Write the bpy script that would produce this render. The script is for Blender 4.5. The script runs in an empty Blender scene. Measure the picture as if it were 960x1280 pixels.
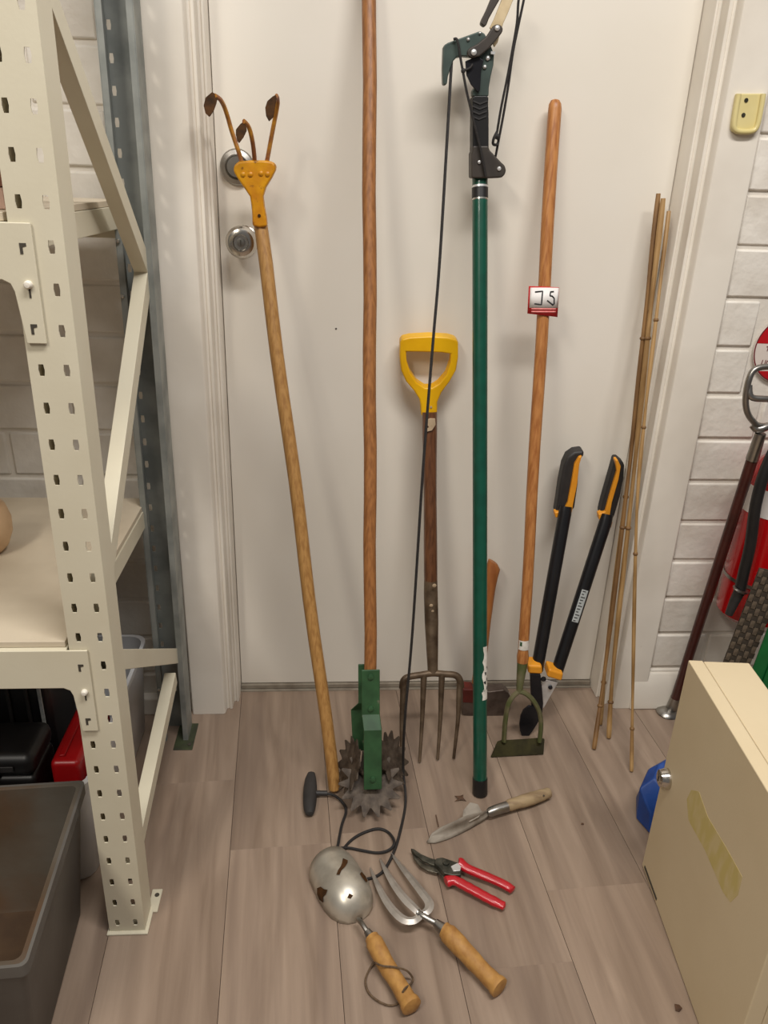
import bpy, bmesh, math, random
from mathutils import Vector, Matrix
random.seed(7)
SC = bpy.context.scene
COL = SC.collection
# ---------------------------------------------------------------- camera, world, lights, exposure
cam_data = bpy.data.cameras.new('camera'); cam = bpy.data.objects.new('camera', cam_data); COL.objects.link(cam)
cam.matrix_world = Matrix([[0.997416, -0.004925, -0.071679, 0.0], [-0.063761, 0.399142, -0.91467, -1.5125], [0.033115, 0.916876, 0.397796, 1.11403], [0, 0, 0, 1]])
cam_data.sensor_width = 36.0; cam_data.sensor_fit = 'AUTO'; cam_data.lens = 27.028; cam_data.clip_start = 0.02
SC.camera = cam
SC.view_settings.view_transform = 'Standard'; SC.view_settings.look = 'None'
SC.view_settings.gamma = 1.0; SC.view_settings.use_curve_mapping = False
SC.view_settings.exposure = 0.22
W = bpy.data.worlds.new('room_light'); SC.world = W; W.use_nodes = True
W.node_tree.nodes['Background'].inputs[0].default_value = (1.0, 0.96, 0.94, 1)
W.node_tree.nodes['Background'].inputs[1].default_value = 0.13
def area_lamp(name, loc, target, size, size_y, power, col):
    d = bpy.data.lights.new(name, 'AREA'); d.shape = 'RECTANGLE'; d.size = size; d.size_y = size_y
    d.energy = power; d.color = col
    o = bpy.data.objects.new(name, d); COL.objects.link(o); o.location = loc
    o.rotation_euler = (Vector(target) - Vector(loc)).to_track_quat('-Z', 'Y').to_euler()
    return o
area_lamp('ceiling_tube_light', (-1.05, -2.3, 2.5), (-1.05, -2.3, 0), 0.35, 1.3, 33, (1.0, 0.93, 0.83))
area_lamp('ceiling_tube_light', (0.45, -1.25, 2.5), (0.45, -1.25, 0), 1.3, 0.25, 37, (1.0, 0.965, 0.935))

# ---------------------------------------------------------------- helpers
def lin(c):
    c = c / 255.0
    return c / 12.92 if c <= 0.04045 else ((c + 0.055) / 1.055) ** 2.4
def rgb(r, g, b): return (lin(r), lin(g), lin(b), 1.0)
MATS = {}
def mat(name, col, rough=0.5, metal=0.0, col2=None, scale=8.0, stretch=(1, 1, 1), lo=0.4, hi=0.65, detail=4.0,
        bump=0.0, bscale=60.0, bstretch=(1, 1, 1), rand=0.0, coat=0.0, col3=None, scale3=3.0, stretch3=(1, 1, 1), lo3=0.6, hi3=0.66, rough2=None, dist=0.0, spec=0.5):
    m = bpy.data.materials.new(name); m.use_nodes = True; nt = m.node_tree; N = nt.nodes; L = nt.links
    b = N['Principled BSDF']; b.inputs['Roughness'].default_value = rough; b.inputs['Metallic'].default_value = metal
    b.inputs['Coat Weight'].default_value = coat; b.inputs['Specular IOR Level'].default_value = spec
    b.inputs['Base Color'].default_value = col
    tc = N.new('ShaderNodeTexCoord'); vec = tc.outputs['Object']
    oi = N.new('ShaderNodeObjectInfo')
    if rand:
        sc = N.new('ShaderNodeVectorMath'); sc.operation = 'SCALE'; sc.inputs[0].default_value = (7.3, 13.1, 5.7)
        L.new(oi.outputs['Random'], sc.inputs['Scale'])
        ad = N.new('ShaderNodeVectorMath'); ad.operation = 'ADD'; L.new(vec, ad.inputs[0]); L.new(sc.outputs[0], ad.inputs[1]); vec = ad.outputs[0]
    def noise(sca, strv, det, dst=0.0):
        mp = N.new('ShaderNodeMapping'); mp.inputs['Scale'].default_value = strv; L.new(vec, mp.inputs['Vector'])
        n = N.new('ShaderNodeTexNoise'); n.inputs['Scale'].default_value = sca; n.inputs['Detail'].default_value = det
        n.inputs['Distortion'].default_value = dst
        L.new(mp.outputs[0], n.inputs['Vector']); return n.outputs['Fac']
    def ramp(fac, a, c):
        r = N.new('ShaderNodeMapRange'); r.inputs['From Min'].default_value = a; r.inputs['From Max'].default_value = c
        L.new(fac, r.inputs['Value']); return r.outputs[0]
    cur = None
    def mix(fac, c1sock, c1, c2):
        mx = N.new('ShaderNodeMix'); mx.data_type = 'RGBA'; L.new(fac, mx.inputs['Factor'])
        if c1sock: L.new(c1sock, mx.inputs['A'])
        else: mx.inputs['A'].default_value = c1
        mx.inputs['B'].default_value = c2; return mx.outputs['Result']
    if col2:
        f = ramp(noise(scale, stretch, detail, dist), lo, hi); cur = mix(f, None, col, col2)
        if rough2 is not None:
            rr = N.new('ShaderNodeMapRange'); rr.inputs['To Min'].default_value = rough; rr.inputs['To Max'].default_value = rough2
            L.new(f, rr.inputs['Value']); L.new(rr.outputs[0], b.inputs['Roughness'])
    if col3:
        f3 = ramp(noise(scale3, stretch3, 5.0), lo3, hi3); cur = mix(f3, cur, col, col3)
        if metal > 0.3:
            mm = N.new('ShaderNodeMapRange'); mm.inputs['To Min'].default_value = metal; mm.inputs['To Max'].default_value = 0.0
            L.new(f3, mm.inputs['Value']); L.new(mm.outputs[0], b.inputs['Metallic'])
    if rand:
        hs = N.new('ShaderNodeHueSaturation')
        mr = N.new('ShaderNodeMapRange'); mr.inputs['To Min'].default_value = 1 - rand; mr.inputs['To Max'].default_value = 1 + rand
        L.new(oi.outputs['Random'], mr.inputs['Value']); L.new(mr.outputs[0], hs.inputs['Value'])
        if cur: L.new(cur, hs.inputs['Color'])
        else: hs.inputs['Color'].default_value = col
        cur = hs.outputs[0]
    if cur: L.new(cur, b.inputs['Base Color'])
    if bump:
        bp = N.new('ShaderNodeBump'); bp.inputs['Strength'].default_value = bump; bp.inputs['Distance'].default_value = 0.002
        L.new(noise(bscale, bstretch, 3.0), bp.inputs['Height']); L.new(bp.outputs[0], b.inputs['Normal'])
    MATS[name] = m; return m
M = MATS
mat('door_paint', rgb(234, 228, 216), 0.42, bump=0.12, bscale=14, col2=rgb(229, 222, 208), scale=2.0)
mat('frame_paint', rgb(232, 225, 212), 0.38, bump=0.25, bscale=22, col2=rgb(219, 211, 197), scale=5.0, col3=rgb(170, 158, 140), scale3=26, lo3=0.74, hi3=0.8)
mat('brick_paint', rgb(231, 225, 214), 0.55, bump=0.8, bscale=55, col2=rgb(216, 208, 195), scale=9, rand=0.03)
mat('mortar_paint', rgb(224, 217, 205), 0.7, bump=0.5, bscale=90)
mat('plank_wood', rgb(162, 142, 124), 0.45, col2=rgb(126, 107, 91), scale=4.0, stretch=(6.0, 0.5, 1), lo=0.30, hi=0.72, detail=9, dist=1.0,
    rand=0.05, bump=0.1, bscale=40, bstretch=(5, 0.4, 1), col3=rgb(116, 98, 85), scale3=3.0, stretch3=(7.0, 0.35, 1), lo3=0.5, hi3=0.8)
mat('sub_floor', rgb(120, 100, 86), 0.7, col2=rgb(112, 92, 80), scale=12)
mat('grey_strip', rgb(150, 141, 126), 0.6, col2=rgb(128, 118, 104), scale=30)
mat('cream_steel', rgb(214, 207, 184), 0.42, col2=rgb(208, 200, 176), scale=6, bump=0.05, bscale=200)
mat('galvanised', rgb(152, 155, 150), 0.45, 0.35, col2=rgb(124, 128, 124), scale=14, rough2=0.55)
mat('slot_dark', rgb(70, 64, 54), 0.8, col2=rgb(60, 54, 46))
mat('zinc_bolt', rgb(205, 203, 196), 0.25, 0.9, col2=rgb(180, 178, 170), scale=90)
mat('white_pin', rgb(232, 226, 212), 0.4, col2=rgb(222, 214, 200), scale=60)
mat('deck_board', rgb(204, 191, 168), 0.6, col2=rgb(190, 176, 153), scale=7, bump=0.1, bscale=90)
mat('chrome', rgb(205, 200, 192), 0.16, 1.0, col2=rgb(190, 185, 176), scale=25, rough2=0.28)
mat('satin_steel', rgb(165, 162, 156), 0.32, 1.0, col2=rgb(140, 136, 130), scale=25, rough2=0.4)
mat('ash_wood', rgb(180, 136, 78), 0.48, col2=rgb(154, 110, 58), scale=10, stretch=(22, 22, 1.0), detail=6, bump=0.15, bscale=40, bstretch=(22, 22, 1.0))
mat('brown_wood', rgb(162, 108, 60), 0.45, col2=rgb(132, 84, 44), scale=10, stretch=(22, 22, 1.0), detail=6, bump=0.12, bscale=40, bstretch=(22, 22, 1.0))
mat('hoe_wood', rgb(190, 130, 74), 0.4, col2=rgb(158, 98, 50), scale=9, stretch=(22, 22, 1.0), detail=6, bump=0.1, bscale=40, bstretch=(22, 22, 1.0), col3=rgb(104, 60, 32), scale3=7, lo3=0.66, hi3=0.74)
mat('fork_wood', rgb(112, 72, 46), 0.36, col2=rgb(86, 52, 32), scale=9, stretch=(22, 22, 1.0), detail=5, coat=0.2)
mat('axe_wood', rgb(176, 112, 58), 0.4, col2=rgb(148, 88, 44), scale=8, stretch=(6, 6, 0.6), detail=5)
mat('bare_wood', rgb(190, 168, 138), 0.6, col2=rgb(168, 144, 114), scale=30)
mat('tool_wood', rgb(186, 140, 76), 0.5, col2=rgb(150, 104, 52), scale=55, stretch=(1.6, 1, 1.6), lo=0.3, hi=0.75, detail=8, bump=0.2, bscale=160)
mat('pale_wood', rgb(164, 142, 108), 0.65, col2=rgb(134, 112, 84), scale=22, stretch=(0.6, 4, 3), detail=6)
mat('yellow_plastic', rgb(238, 184, 8), 0.34, col2=rgb(226, 168, 6), scale=14)
mat('yellow_paint', rgb(226, 162, 12), 0.42, col2=rgb(196, 126, 10), scale=30, lo=0.35, hi=0.7, col3=rgb(112, 62, 22), scale3=70, lo3=0.60, hi3=0.70, bump=0.4, bscale=90)
mat('tine_rust', rgb(190, 132, 34), 0.5, col2=rgb(136, 80, 38), scale=45, lo=0.38, hi=0.58, bump=0.3, bscale=200)
mat('rust', rgb(78, 50, 24), 0.75, spec=0.15, col2=rgb(48, 32, 17), scale=60, lo=0.35, hi=0.65, bump=0.5, bscale=150)
mat('fork_steel', rgb(116, 98, 78), 0.5, 0.45, col2=rgb(78, 62, 46), scale=30, lo=0.35, hi=0.65, bump=0.3, bscale=140)
mat('star_steel', rgb(92, 80, 68), 0.65, 0.2, col2=rgb(60, 49, 39), scale=60, lo=0.35, hi=0.65, bump=0.4, bscale=150)
mat('green_paint', rgb(50, 88, 54), 0.45, col2=rgb(38, 70, 42), scale=30, col3=rgb(112, 112, 92), scale3=40, lo3=0.68, hi3=0.76)
mat('green_tube', rgb(6, 76, 58), 0.3, col2=rgb(5, 68, 52), scale=40, coat=0.3)
mat('hoe_green', rgb(80, 86, 48), 0.5, 0.1, col2=rgb(104, 98, 70), scale=32, lo=0.4, hi=0.6, bump=0.25, bscale=150)
mat('hoe_blade_green', rgb(56, 52, 28), 0.75, 0.0, spec=0.15, col2=rgb(42, 38, 22), scale=32, lo=0.4, hi=0.6, bump=0.3, bscale=150)
mat('black_plastic', rgb(28, 27, 27), 0.42, col2=rgb(24, 23, 23), scale=40)
mat('black_metal', rgb(22, 22, 24), 0.3, 0.1, col2=rgb(27, 27, 29), scale=20, coat=0.15)
mat('charcoal_rubber', rgb(46, 44, 43), 0.55, col2=rgb(40, 38, 37), scale=50)
mat('pruner_green', rgb(72, 86, 80), 0.42, 0.25, col2=rgb(62, 74, 69), scale=30)
mat('pruner_lever', rgb(66, 60, 54), 0.5, 0.2, col2=rgb(56, 51, 47), scale=30)
mat('saw_cream', rgb(214, 194, 156), 0.45, 0.2, col2=rgb(190, 168, 128), scale=25)
mat('cord', rgb(28, 25, 24), 0.7, col2=rgb(38, 34, 32), scale=300, bump=0.4, bscale=500)
mat('orange_plastic', rgb(232, 156, 40), 0.42, col2=rgb(222, 144, 34), scale=30)
mat('dark_blade', rgb(48, 48, 52), 0.3, 0.6, col2=rgb(40, 40, 44), scale=30)
mat('bright_steel', rgb(222, 222, 220), 0.32, 0.55, col2=rgb(200, 200, 198), scale=30)
mat('label_grey', rgb(176, 180, 178), 0.5, col2=rgb(160, 165, 162), scale=120)
mat('label_white', rgb(226, 222, 212), 0.6, col2=rgb(206, 200, 188), scale=90)
mat('ink', rgb(26, 24, 26), 0.7, col2=rgb(34, 32, 34), scale=90)
mat('tag_red', rgb(206, 44, 46), 0.5, col2=rgb(196, 38, 40), scale=60)
mat('tag_pink', rgb(240, 150, 144), 0.6, col2=rgb(226, 128, 122), scale=200)
mat('tag_white', rgb(242, 238, 234), 0.55, col2=rgb(234, 230, 226), scale=60)
mat('bamboo', rgb(178, 142, 92), 0.5, col2=rgb(140, 106, 62), scale=14, stretch=(3, 3, 0.6), detail=5)
mat('bamboo_brown', rgb(146, 110, 66), 0.5, col2=rgb(112, 80, 46), scale=14, stretch=(3, 3, 0.6), detail=5)
mat('bamboo_node', rgb(128, 94, 54), 0.6, col2=rgb(104, 74, 42), scale=60)
mat('maroon_paint', rgb(72, 30, 24), 0.36, col2=rgb(60, 25, 20), scale=30, coat=0.15)
mat('ext_red', rgb(176, 10, 14), 0.26, col2=rgb(164, 8, 12), scale=10, coat=0.4)
mat('ext_white', rgb(224, 218, 212), 0.4, col2=rgb(216, 208, 202), scale=20)
mat('sign_white', rgb(226, 214, 204), 0.5, col2=rgb(218, 206, 196), scale=20)
mat('sign_red', rgb(186, 10, 22), 0.45, col2=rgb(176, 8, 18), scale=20)
mat('sign_ink', rgb(116, 28, 34), 0.5, col2=rgb(106, 24, 30), scale=20)
mat('cabinet_cream', rgb(214, 197, 163), 0.5, col2=rgb(209, 191, 156), scale=5, bump=0.08, bscale=260)
mat('tape_stain', rgb(200, 182, 112), 0.5, col2=rgb(208, 190, 138), scale=60, stretch=(1, 1, 0.4), lo=0.4, hi=0.62)
mat('blue_bag', rgb(26, 72, 150), 0.5, col2=rgb(20, 58, 126), scale=18, bump=0.3, bscale=60)
mat('woven', rgb(104, 90, 74), 0.8, col2=rgb(78, 66, 52), scale=60)
mat('woven_dark', rgb(66, 56, 44), 0.8, col2=rgb(52, 44, 34), scale=60)
mat('leaf_green', rgb(14, 100, 48), 0.45, col2=rgb(10, 86, 40), scale=20)
mat('black_cloth', rgb(30, 28, 28), 0.85, col2=rgb(38, 36, 35), scale=40, bump=0.3, bscale=90)
mat('tub_outside', rgb(94, 90, 84), 0.65, col2=rgb(84, 79, 73), scale=9, bump=0.15, bscale=80)
mat('tub_inside', rgb(88, 82, 72), 0.75, col2=rgb(74, 58, 40), scale=4, lo=0.38, hi=0.6, col3=rgb(84, 54, 26), scale3=7, lo3=0.5, hi3=0.75, bump=0.2, bscale=50)
mat('tub_dirt', rgb(84, 62, 38), 0.85, col2=rgb(58, 40, 24), scale=9, lo=0.35, hi=0.65, bump=0.8, bscale=40)
mat('white_tub', rgb(208, 208, 208), 0.4, col2=rgb(198, 198, 198), scale=6)
mat('red_plastic', rgb(166, 14, 18), 0.35, col2=rgb(150, 11, 15), scale=10)
mat('peach_clay', rgb(208, 176, 138), 0.6, col2=rgb(190, 156, 118), scale=14)
mat('brown_card', rgb(128, 84, 62), 0.8, col2=rgb(112, 72, 52), scale=14)
mat('pink_card', rgb(198, 168, 150), 0.8, col2=rgb(184, 152, 134), scale=14)
mat('yellowed_plastic', rgb(222, 208, 150), 0.3, col2=rgb(212, 196, 132), scale=12, coat=0.2)
mat('screw', rgb(90, 88, 74), 0.4, 0.7, col2=rgb(70, 68, 58), scale=90)
mat('scoop_steel', rgb(204, 198, 184), 0.34, 0.65, col2=rgb(170, 162, 148), scale=24, rough2=0.5)
mat('handfork_steel', rgb(204, 197, 188), 0.32, 0.6, col2=rgb(172, 164, 154), scale=30, rough2=0.5)
mat('trowel_steel', rgb(146, 137, 124), 0.65, 0.1, col2=rgb(118, 108, 95), scale=40, bump=0.1, bscale=90)
mat('secateur_red', rgb(190, 22, 36), 0.3, col2=rgb(176, 18, 30), scale=20, coat=0.3)
mat('secateur_dark', rgb(58, 58, 50), 0.4, 0.6, col2=rgb(90, 88, 78), scale=60)
mat('secateur_blade', rgb(120, 116, 104), 0.35, 0.8, col2=rgb(84, 80, 70), scale=60)
mat('twine', rgb(104, 84, 62), 0.85, col2=rgb(84, 66, 48), scale=200)
mat('dry_leaf', rgb(92, 66, 46), 0.85, col2=rgb(66, 46, 32), scale=80)
mat('axe_head', rgb(104, 92, 84), 0.42, 0.6, col2=rgb(74, 62, 56), scale=30)
mat('axe_red', rgb(104, 34, 26), 0.5, 0.2, col2=rgb(74, 30, 24), scale=30)
mat('green_floor_pad', rgb(50, 51, 38), 0.6, col2=rgb(62, 70, 44), scale=30)

def V(p): return Vector(p)
class MB:
    def __init__(s): s.v = []; s.f = []
    def add(s, vs, fs):
        o = len(s.v); s.v += [Vector(p) for p in vs]; s.f += [tuple(i + o for i in f) for f in fs]; return s
    def box(s, lo, hi, rot=None, piv=None):
        x0, y0, z0 = lo; x1, y1, z1 = hi
        vs = [Vector(p) for p in ((x0,y0,z0),(x1,y0,z0),(x1,y1,z0),(x0,y1,z0),(x0,y0,z1),(x1,y0,z1),(x1,y1,z1),(x0,y1,z1))]
        if rot is not None:
            pv = Vector(piv); vs = [pv + rot @ (p - pv) for p in vs]
        return s.add(vs, [(0,3,2,1),(4,5,6,7),(0,1,5,4),(1,2,6,5),(2,3,7,6),(3,0,4,7)])
    def obox(s, c, ax, half):
        c = Vector(c); a, b, d = [Vector(q).normalized() * h for q, h in zip(ax, half)]
        vs = [c-a-b-d, c+a-b-d, c+a+b-d, c-a+b-d, c-a-b+d, c+a-b+d, c+a+b+d, c-a+b+d]
        return s.add(vs, [(0,3,2,1),(4,5,6,7),(0,1,5,4),(1,2,6,5),(2,3,7,6),(3,0,4,7)])
    def prism(s, pts, off):
        n = len(pts); off = Vector(off); a = [Vector(p) for p in pts]; b = [p + off for p in a]
        return s.add(a + b, [tuple(range(n - 1, -1, -1)), tuple(range(n, 2 * n))] + [(i, (i + 1) % n, n + (i + 1) % n, n + i) for i in range(n)])
    def loft(s, rings, cap=True, closed=True):
        n = len(rings[0]); vs = [p for r in rings for p in r]; fs = []
        for k in range(len(rings) - 1):
            for i in range(n if closed else n - 1):
                j = (i + 1) % n; fs.append((k*n+i, k*n+j, (k+1)*n+j, (k+1)*n+i))
        if cap and closed:
            fs.append(tuple(range(n - 1, -1, -1))); fs.append(tuple(range((len(rings)-1)*n, len(rings)*n)))
        return s.add(vs, fs)
    def tube(s, pts, r, n=12, flat=1.0, up=None, closed=False):
        pts = [Vector(p) for p in pts]; m = len(pts)
        rs = list(r) if isinstance(r, (list, tuple)) else [r] * m
        rings = []; ref = None
        for i in range(m):
            if closed: t = pts[(i+1) % m] - pts[i-1]
            else: t = pts[min(i+1, m-1)] - pts[max(i-1, 0)]
            t.normalize()
            if up is not None: a = Vector(up)
            elif ref is None: a = Vector((0,0,1)) if abs(t.z) < 0.85 else Vector((1,0,0))
            else: a = ref
            a = (a - t * a.dot(t)).normalized(); ref = a; b = t.cross(a)
            rings.append([pts[i] + a * (rs[i] * flat * math.cos(2*math.pi*k/n)) + b * (rs[i] * math.sin(2*math.pi*k/n)) for k in range(n)])
        if closed: rings.append(rings[0]); return s.loft(rings, cap=False)
        return s.loft(rings)
    def lathe(s, o, axis, prof, n=20):
        o = Vector(o); w = Vector(axis).normalized(); a = Vector((0,0,1)) if abs(w.z) < 0.85 else Vector((1,0,0))
        a = (a - w * a.dot(w)).normalized(); b = w.cross(a)
        return s.loft([[o + w*h + a*(max(r,1e-4)*math.cos(2*math.pi*k/n)) + b*(max(r,1e-4)*math.sin(2*math.pi*k/n)) for k in range(n)] for r, h in prof])
    def build(s, name, m, parent=None, bevel=0.0, seg=2, angle=40, smooth=True, solid=0.0, sub=0):
        me = bpy.data.meshes.new(name)
        org = Vector(parent['_o']) if parent is not None else Vector(s.origin) if hasattr(s, 'origin') else Vector((0,0,0))
        bm = bmesh.new(); vs = [bm.verts.new(p - org) for p in s.v]
        for f in s.f:
            try: bm.faces.new([vs[i] for i in f])
            except ValueError: pass
        bmesh.ops.remove_doubles(bm, verts=bm.verts, dist=1e-6)
        bmesh.ops.recalc_face_normals(bm, faces=bm.faces)
        bm.to_mesh(me); bm.free()
        if smooth:
            me.polygons.foreach_set('use_smooth', [True] * len(me.polygons)); me.set_sharp_from_angle(angle=math.radians(angle))
        me.materials.append(M[m] if isinstance(m, str) else m)
        o = bpy.data.objects.new(name, me); COL.objects.link(o)
        if parent is not None: o.parent = parent
        else: o.location = org
        o['_o'] = tuple(org)
        if solid:
            md = o.modifiers.new('thickness', 'SOLIDIFY'); md.thickness = solid; md.offset = 0
        if sub:
            md = o.modifiers.new('smooth', 'SUBSURF'); md.levels = sub; md.render_levels = sub
        if bevel:
            md = o.modifiers.new('edges', 'BEVEL'); md.width = bevel; md.segments = seg; md.limit_method = 'ANGLE'; md.angle_limit = math.radians(35)
            md.harden_normals = smooth and name != 'brick'
        return o
def tag(o, label=None, cat=None, group=None, kind=None):
    if label: o['label'] = label
    if cat: o['category'] = cat
    if group: o['group'] = group
    if kind: o['kind'] = kind
    return o
def thing(name, loc, label, cat, group=None):
    o = bpy.data.objects.new(name, None); COL.objects.link(o); o.location = loc; o.empty_display_size = 0.05
    o['_o'] = tuple(loc); return tag(o, label, cat, group)
def solo(mb, loc): mb.origin = loc; return mb
def curve(pts, per=6, closed=False):
    P = [Vector(p) for p in pts]; n = len(P); out = []
    rng = range(n) if closed else range(n - 1)
    for i in rng:
        p0 = P[i-1] if (i > 0 or closed) else P[0]; p1 = P[i]; p2 = P[(i+1) % n]; p3 = P[(i+2) % n] if (i + 2 < n or closed) else P[-1]
        for k in range(per):
            t = k / per
            out.append(0.5 * ((2*p1) + (p2-p0)*t + (2*p0-5*p1+4*p2-p3)*t*t + (3*p1-p0-3*p2+p3)*t*t*t))
    if not closed: out.append(P[-1])
    return out
class Frame:
    def __init__(s, p0, p1, twist=0.0):
        s.o = Vector(p0); s.w = (Vector(p1) - s.o); s.len = s.w.length; s.w.normalize()
        x = Vector((1,0,0)); s.u = (x - s.w * x.dot(s.w)).normalized(); s.v = s.u.cross(s.w)
        if twist:
            q = Matrix.Rotation(twist, 3, s.w); s.u = q @ s.u; s.v = q @ s.v
    def __call__(s, a, b, c): return s.o + s.u*a + s.v*b + s.w*c
def text_mesh(txt, size, origin, ux, uy, off, name, m, parent):
    cu = bpy.data.curves.new(name, 'FONT'); cu.body = txt; cu.size = size; cu.extrude = 0.0003
    ob = bpy.data.objects.new(name, cu); COL.objects.link(ob)
    bpy.context.view_layer.update()
    me = bpy.data.meshes.new_from_object(ob.evaluated_get(bpy.context.evaluated_depsgraph_get()))
    bpy.data.objects.remove(ob); bpy.data.curves.remove(cu)
    ux = Vector(ux).normalized(); uy = Vector(uy).normalized(); un = ux.cross(uy); o0 = Vector(origin); org = Vector(parent['_o'])
    for v in me.vertices: v.co = o0 + ux*v.co.x + uy*v.co.y + un*(v.co.z + off) - org
    me.materials.clear(); me.materials.append(M[m])
    o = bpy.data.objects.new(name, me); COL.objects.link(o); o.parent = parent; o['_o'] = tuple(org); return o

# ---------------------------------------------------------------- floor of planks
fl_mb = MB().box((-3.0, -4.5, -0.05), (3.5, 0.05, -0.010))
floor = tag(fl_mb.build('floor', 'sub_floor', smooth=False), kind='structure')
PW, PL = 0.181, 1.25
d = Vector((-0.0595, 0.9982, 0)).normalized(); e = Vector((d.y, -d.x, 0))
base = Vector((0.0060,-0.4451,0.0000))
pm = None
ang = math.atan2(-d.x, d.y)
known = {-1: -0.02, 0: 0.0, 1: -0.288}
for i in range(-9, 10):
    off = known.get(i, (i * 0.437) % 1.0 * PL)
    for k in range(-2, 2):
        c = base + e * ((i + 0.5) * PW) + d * (off + (k + 0.5) * PL)
        if c.y + PL * 0.5 < -2.4 or c.y - PL * 0.5 > -0.02: continue
        y0 = -PL / 2; y1 = PL / 2
        top = (0.03 - c.y)
        y1 = min(y1, top); 
        if pm is None or y1 < PL / 2 - 0.001:
            mb = MB().box((-PW/2 + 0.0004, y0, -0.010), (PW/2 - 0.0004, y1, 0.0)); 
            o = mb.build('plank', 'plank_wood', bevel=0.00015, seg=1, smooth=False)
            if y1 > PL / 2 - 0.001: pm = o.data
        else:
            o = bpy.data.objects.new('plank', pm); COL.objects.link(o)
            md = o.modifiers.new('edges', 'BEVEL'); md.width = 0.00015; md.segments = 1; md.limit_method = 'ANGLE'
        o.location = c; o.rotation_euler = (0, 0, ang); o.parent = floor
# ---------------------------------------------------------------- wall with painted bricks
WY = -0.0742; BY = -0.078
wb = MB(); wb.box((-2.2, WY, 0), (-0.302, 0.12, 2.5)); wb.box((0.734, WY, 0), (2.4, 0.12, 2.5)); wb.box((-0.302, WY, 2.12), (0.734, 0.12, 2.5))
wall = tag(wb.build('wall_back', 'mortar_paint', smooth=False), kind='structure')
bricks = {}
def brick(x0, x1, z0, z1):
    g = 0.0035; L = x1 - x0 - 2 * g; key = round(L, 3)
    if L < 0.02: return
    if key not in bricks:
        h = (z1 - z0) / 2 - g
        o = MB().box((-L/2, 0, -h), (L/2, 0.012, h)).build('brick', 'brick_paint', bevel=0.004, seg=2); bricks[key] = o.data
    else:
        o = bpy.data.objects.new('brick', bricks[key]); COL.objects.link(o)
        md = o.modifiers.new('edges', 'BEVEL'); md.width = 0.004; md.segments = 2; md.limit_method = 'ANGLE'
    o.location = ((x0+x1)/2 + random.uniform(-.0005,.0005), BY + random.uniform(-0.001, 0.001), (z0+z1)/2); o.parent = wall
BH = 0.0918
for k in range(-1, 18):
    z0 = 0.1024 + BH * k; z1 = z0 + BH
    jx = 0.859 + (0.1225 if k % 2 else 0.0)
    if k in (7, 8): jx = 0.813
    x = 0.736; nx = jx
    while x < 1.6:
        brick(x, min(nx, 1.6), z0, z1)
        x = nx + (0.05 if (k in (7, 8) and nx == jx) else 0); nx = x + 0.245
    x = -0.304; nx = -0.304 - (0.06 if k % 2 else 0.18)
    while x > -1.25:
        brick(nx, x, z0, z1); x = nx; nx = x - 0.245
tag(MB().prism([(0.70, -0.02, 0), (0.70, -0.098, 0), (0.70, -0.098, 0.066), (0.70, -0.082, 0.092), (0.70, -0.02, 0.092)], (1.3, 0, 0)).build('baseboard_right', 'frame_paint', bevel=0.004, seg=3), kind='structure')
tag(MB().prism([(-0.306, -0.02, 0), (-0.306, -0.092, 0), (-0.306, -0.092, 0.042), (-0.306, -0.082, 0.05), (-0.306, -0.02, 0.05)], (-1.3, 0, 0)).build('baseboard_left', 'frame_paint', bevel=0.003, seg=2), kind='structure')
# ---------------------------------------------------------------- door frame and door
prof = [(-0.302, 0.05), (-0.302, -0.090), (-0.2995, -0.0925), (-0.234, -0.0925), (-0.231, -0.0915), (-0.2292, -0.089), (-0.2268, -0.074), (-0.2222, -0.0715),
        (-0.2210, -0.0745), (-0.2160, -0.0745), (-0.2148, -0.073), (-0.2138, -0.048), (-0.2092, -0.045), (-0.2082, -0.048), (-0.2046, -0.048), (-0.2036, -0.046), (-0.2034, 0.05)]
tag(MB().prism([(x, y, 0) for x, y in prof], (0, 0, 2.1)).build('trim_1', 'frame_paint', bevel=0.0012, seg=2), kind='structure')
tag(MB().prism([(0.432 - x, y, 0) for x, y in prof], (0, 0, 2.1)).build('trim_2', 'frame_paint', bevel=0.0012, seg=2), kind='structure')
tag(MB().box((-0.2034, -0.0925, 2.045), (0.6354, 0.05, 2.12)).build('trim_3', 'frame_paint', bevel=0.002), kind='structure')
door = tag(MB().box((-0.2022, 0.0, 0.016), (0.6342, 0.036, 2.043)).build('door_1', 'door_paint', bevel=0.0015), kind='structure')
MB().box((-0.2022, -0.006, 0.004), (0.6342, 0.03, 0.0145)).build('weather_strip', 'grey_strip', door, bevel=0.001)
thr = tag(MB().box((-0.2033, -0.012, -0.009), (0.6353, 0.05, 0.003)).build('trim_4', 'grey_strip', bevel=0.001), kind='structure')
# knob and deadbolt ring
k0 = Vector((-0.1581,-0.0300,1.0009)); k0.y = 0
kb = MB().lathe(k0, (0,-1,0), [(0.0, 0.0), (0.026, 0.0), (0.0265, 0.006), (0.022, 0.009), (0.011, 0.011), (0.0105, 0.022), (0.016, 0.026), (0.0255, 0.033), (0.0285, 0.042), (0.0275, 0.050), (0.023, 0.056), (0.017, 0.0585), (0.014, 0.0585), (0.0125, 0.055), (0.0, 0.0545)], 28).build('door_knob', 'chrome', door, angle=30)
tag(kb, 'round polished metal door knob')
MB().lathe(k0 + Vector((0, -0.0543, 0)), (0,-1,0), [(0.0, 0), (0.0075, 0), (0.007, 0.005), (0.0, 0.006)], 14).build('knob_button', 'satin_steel', kb)
MB().box((k0.x-0.0012, -0.0612, k0.z-0.005), (k0.x+0.0012, -0.0597, k0.z+0.005)).build('keyhole', 'slot_dark', kb)
d0 = Vector((-0.1648,0.0000,1.1238))
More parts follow.
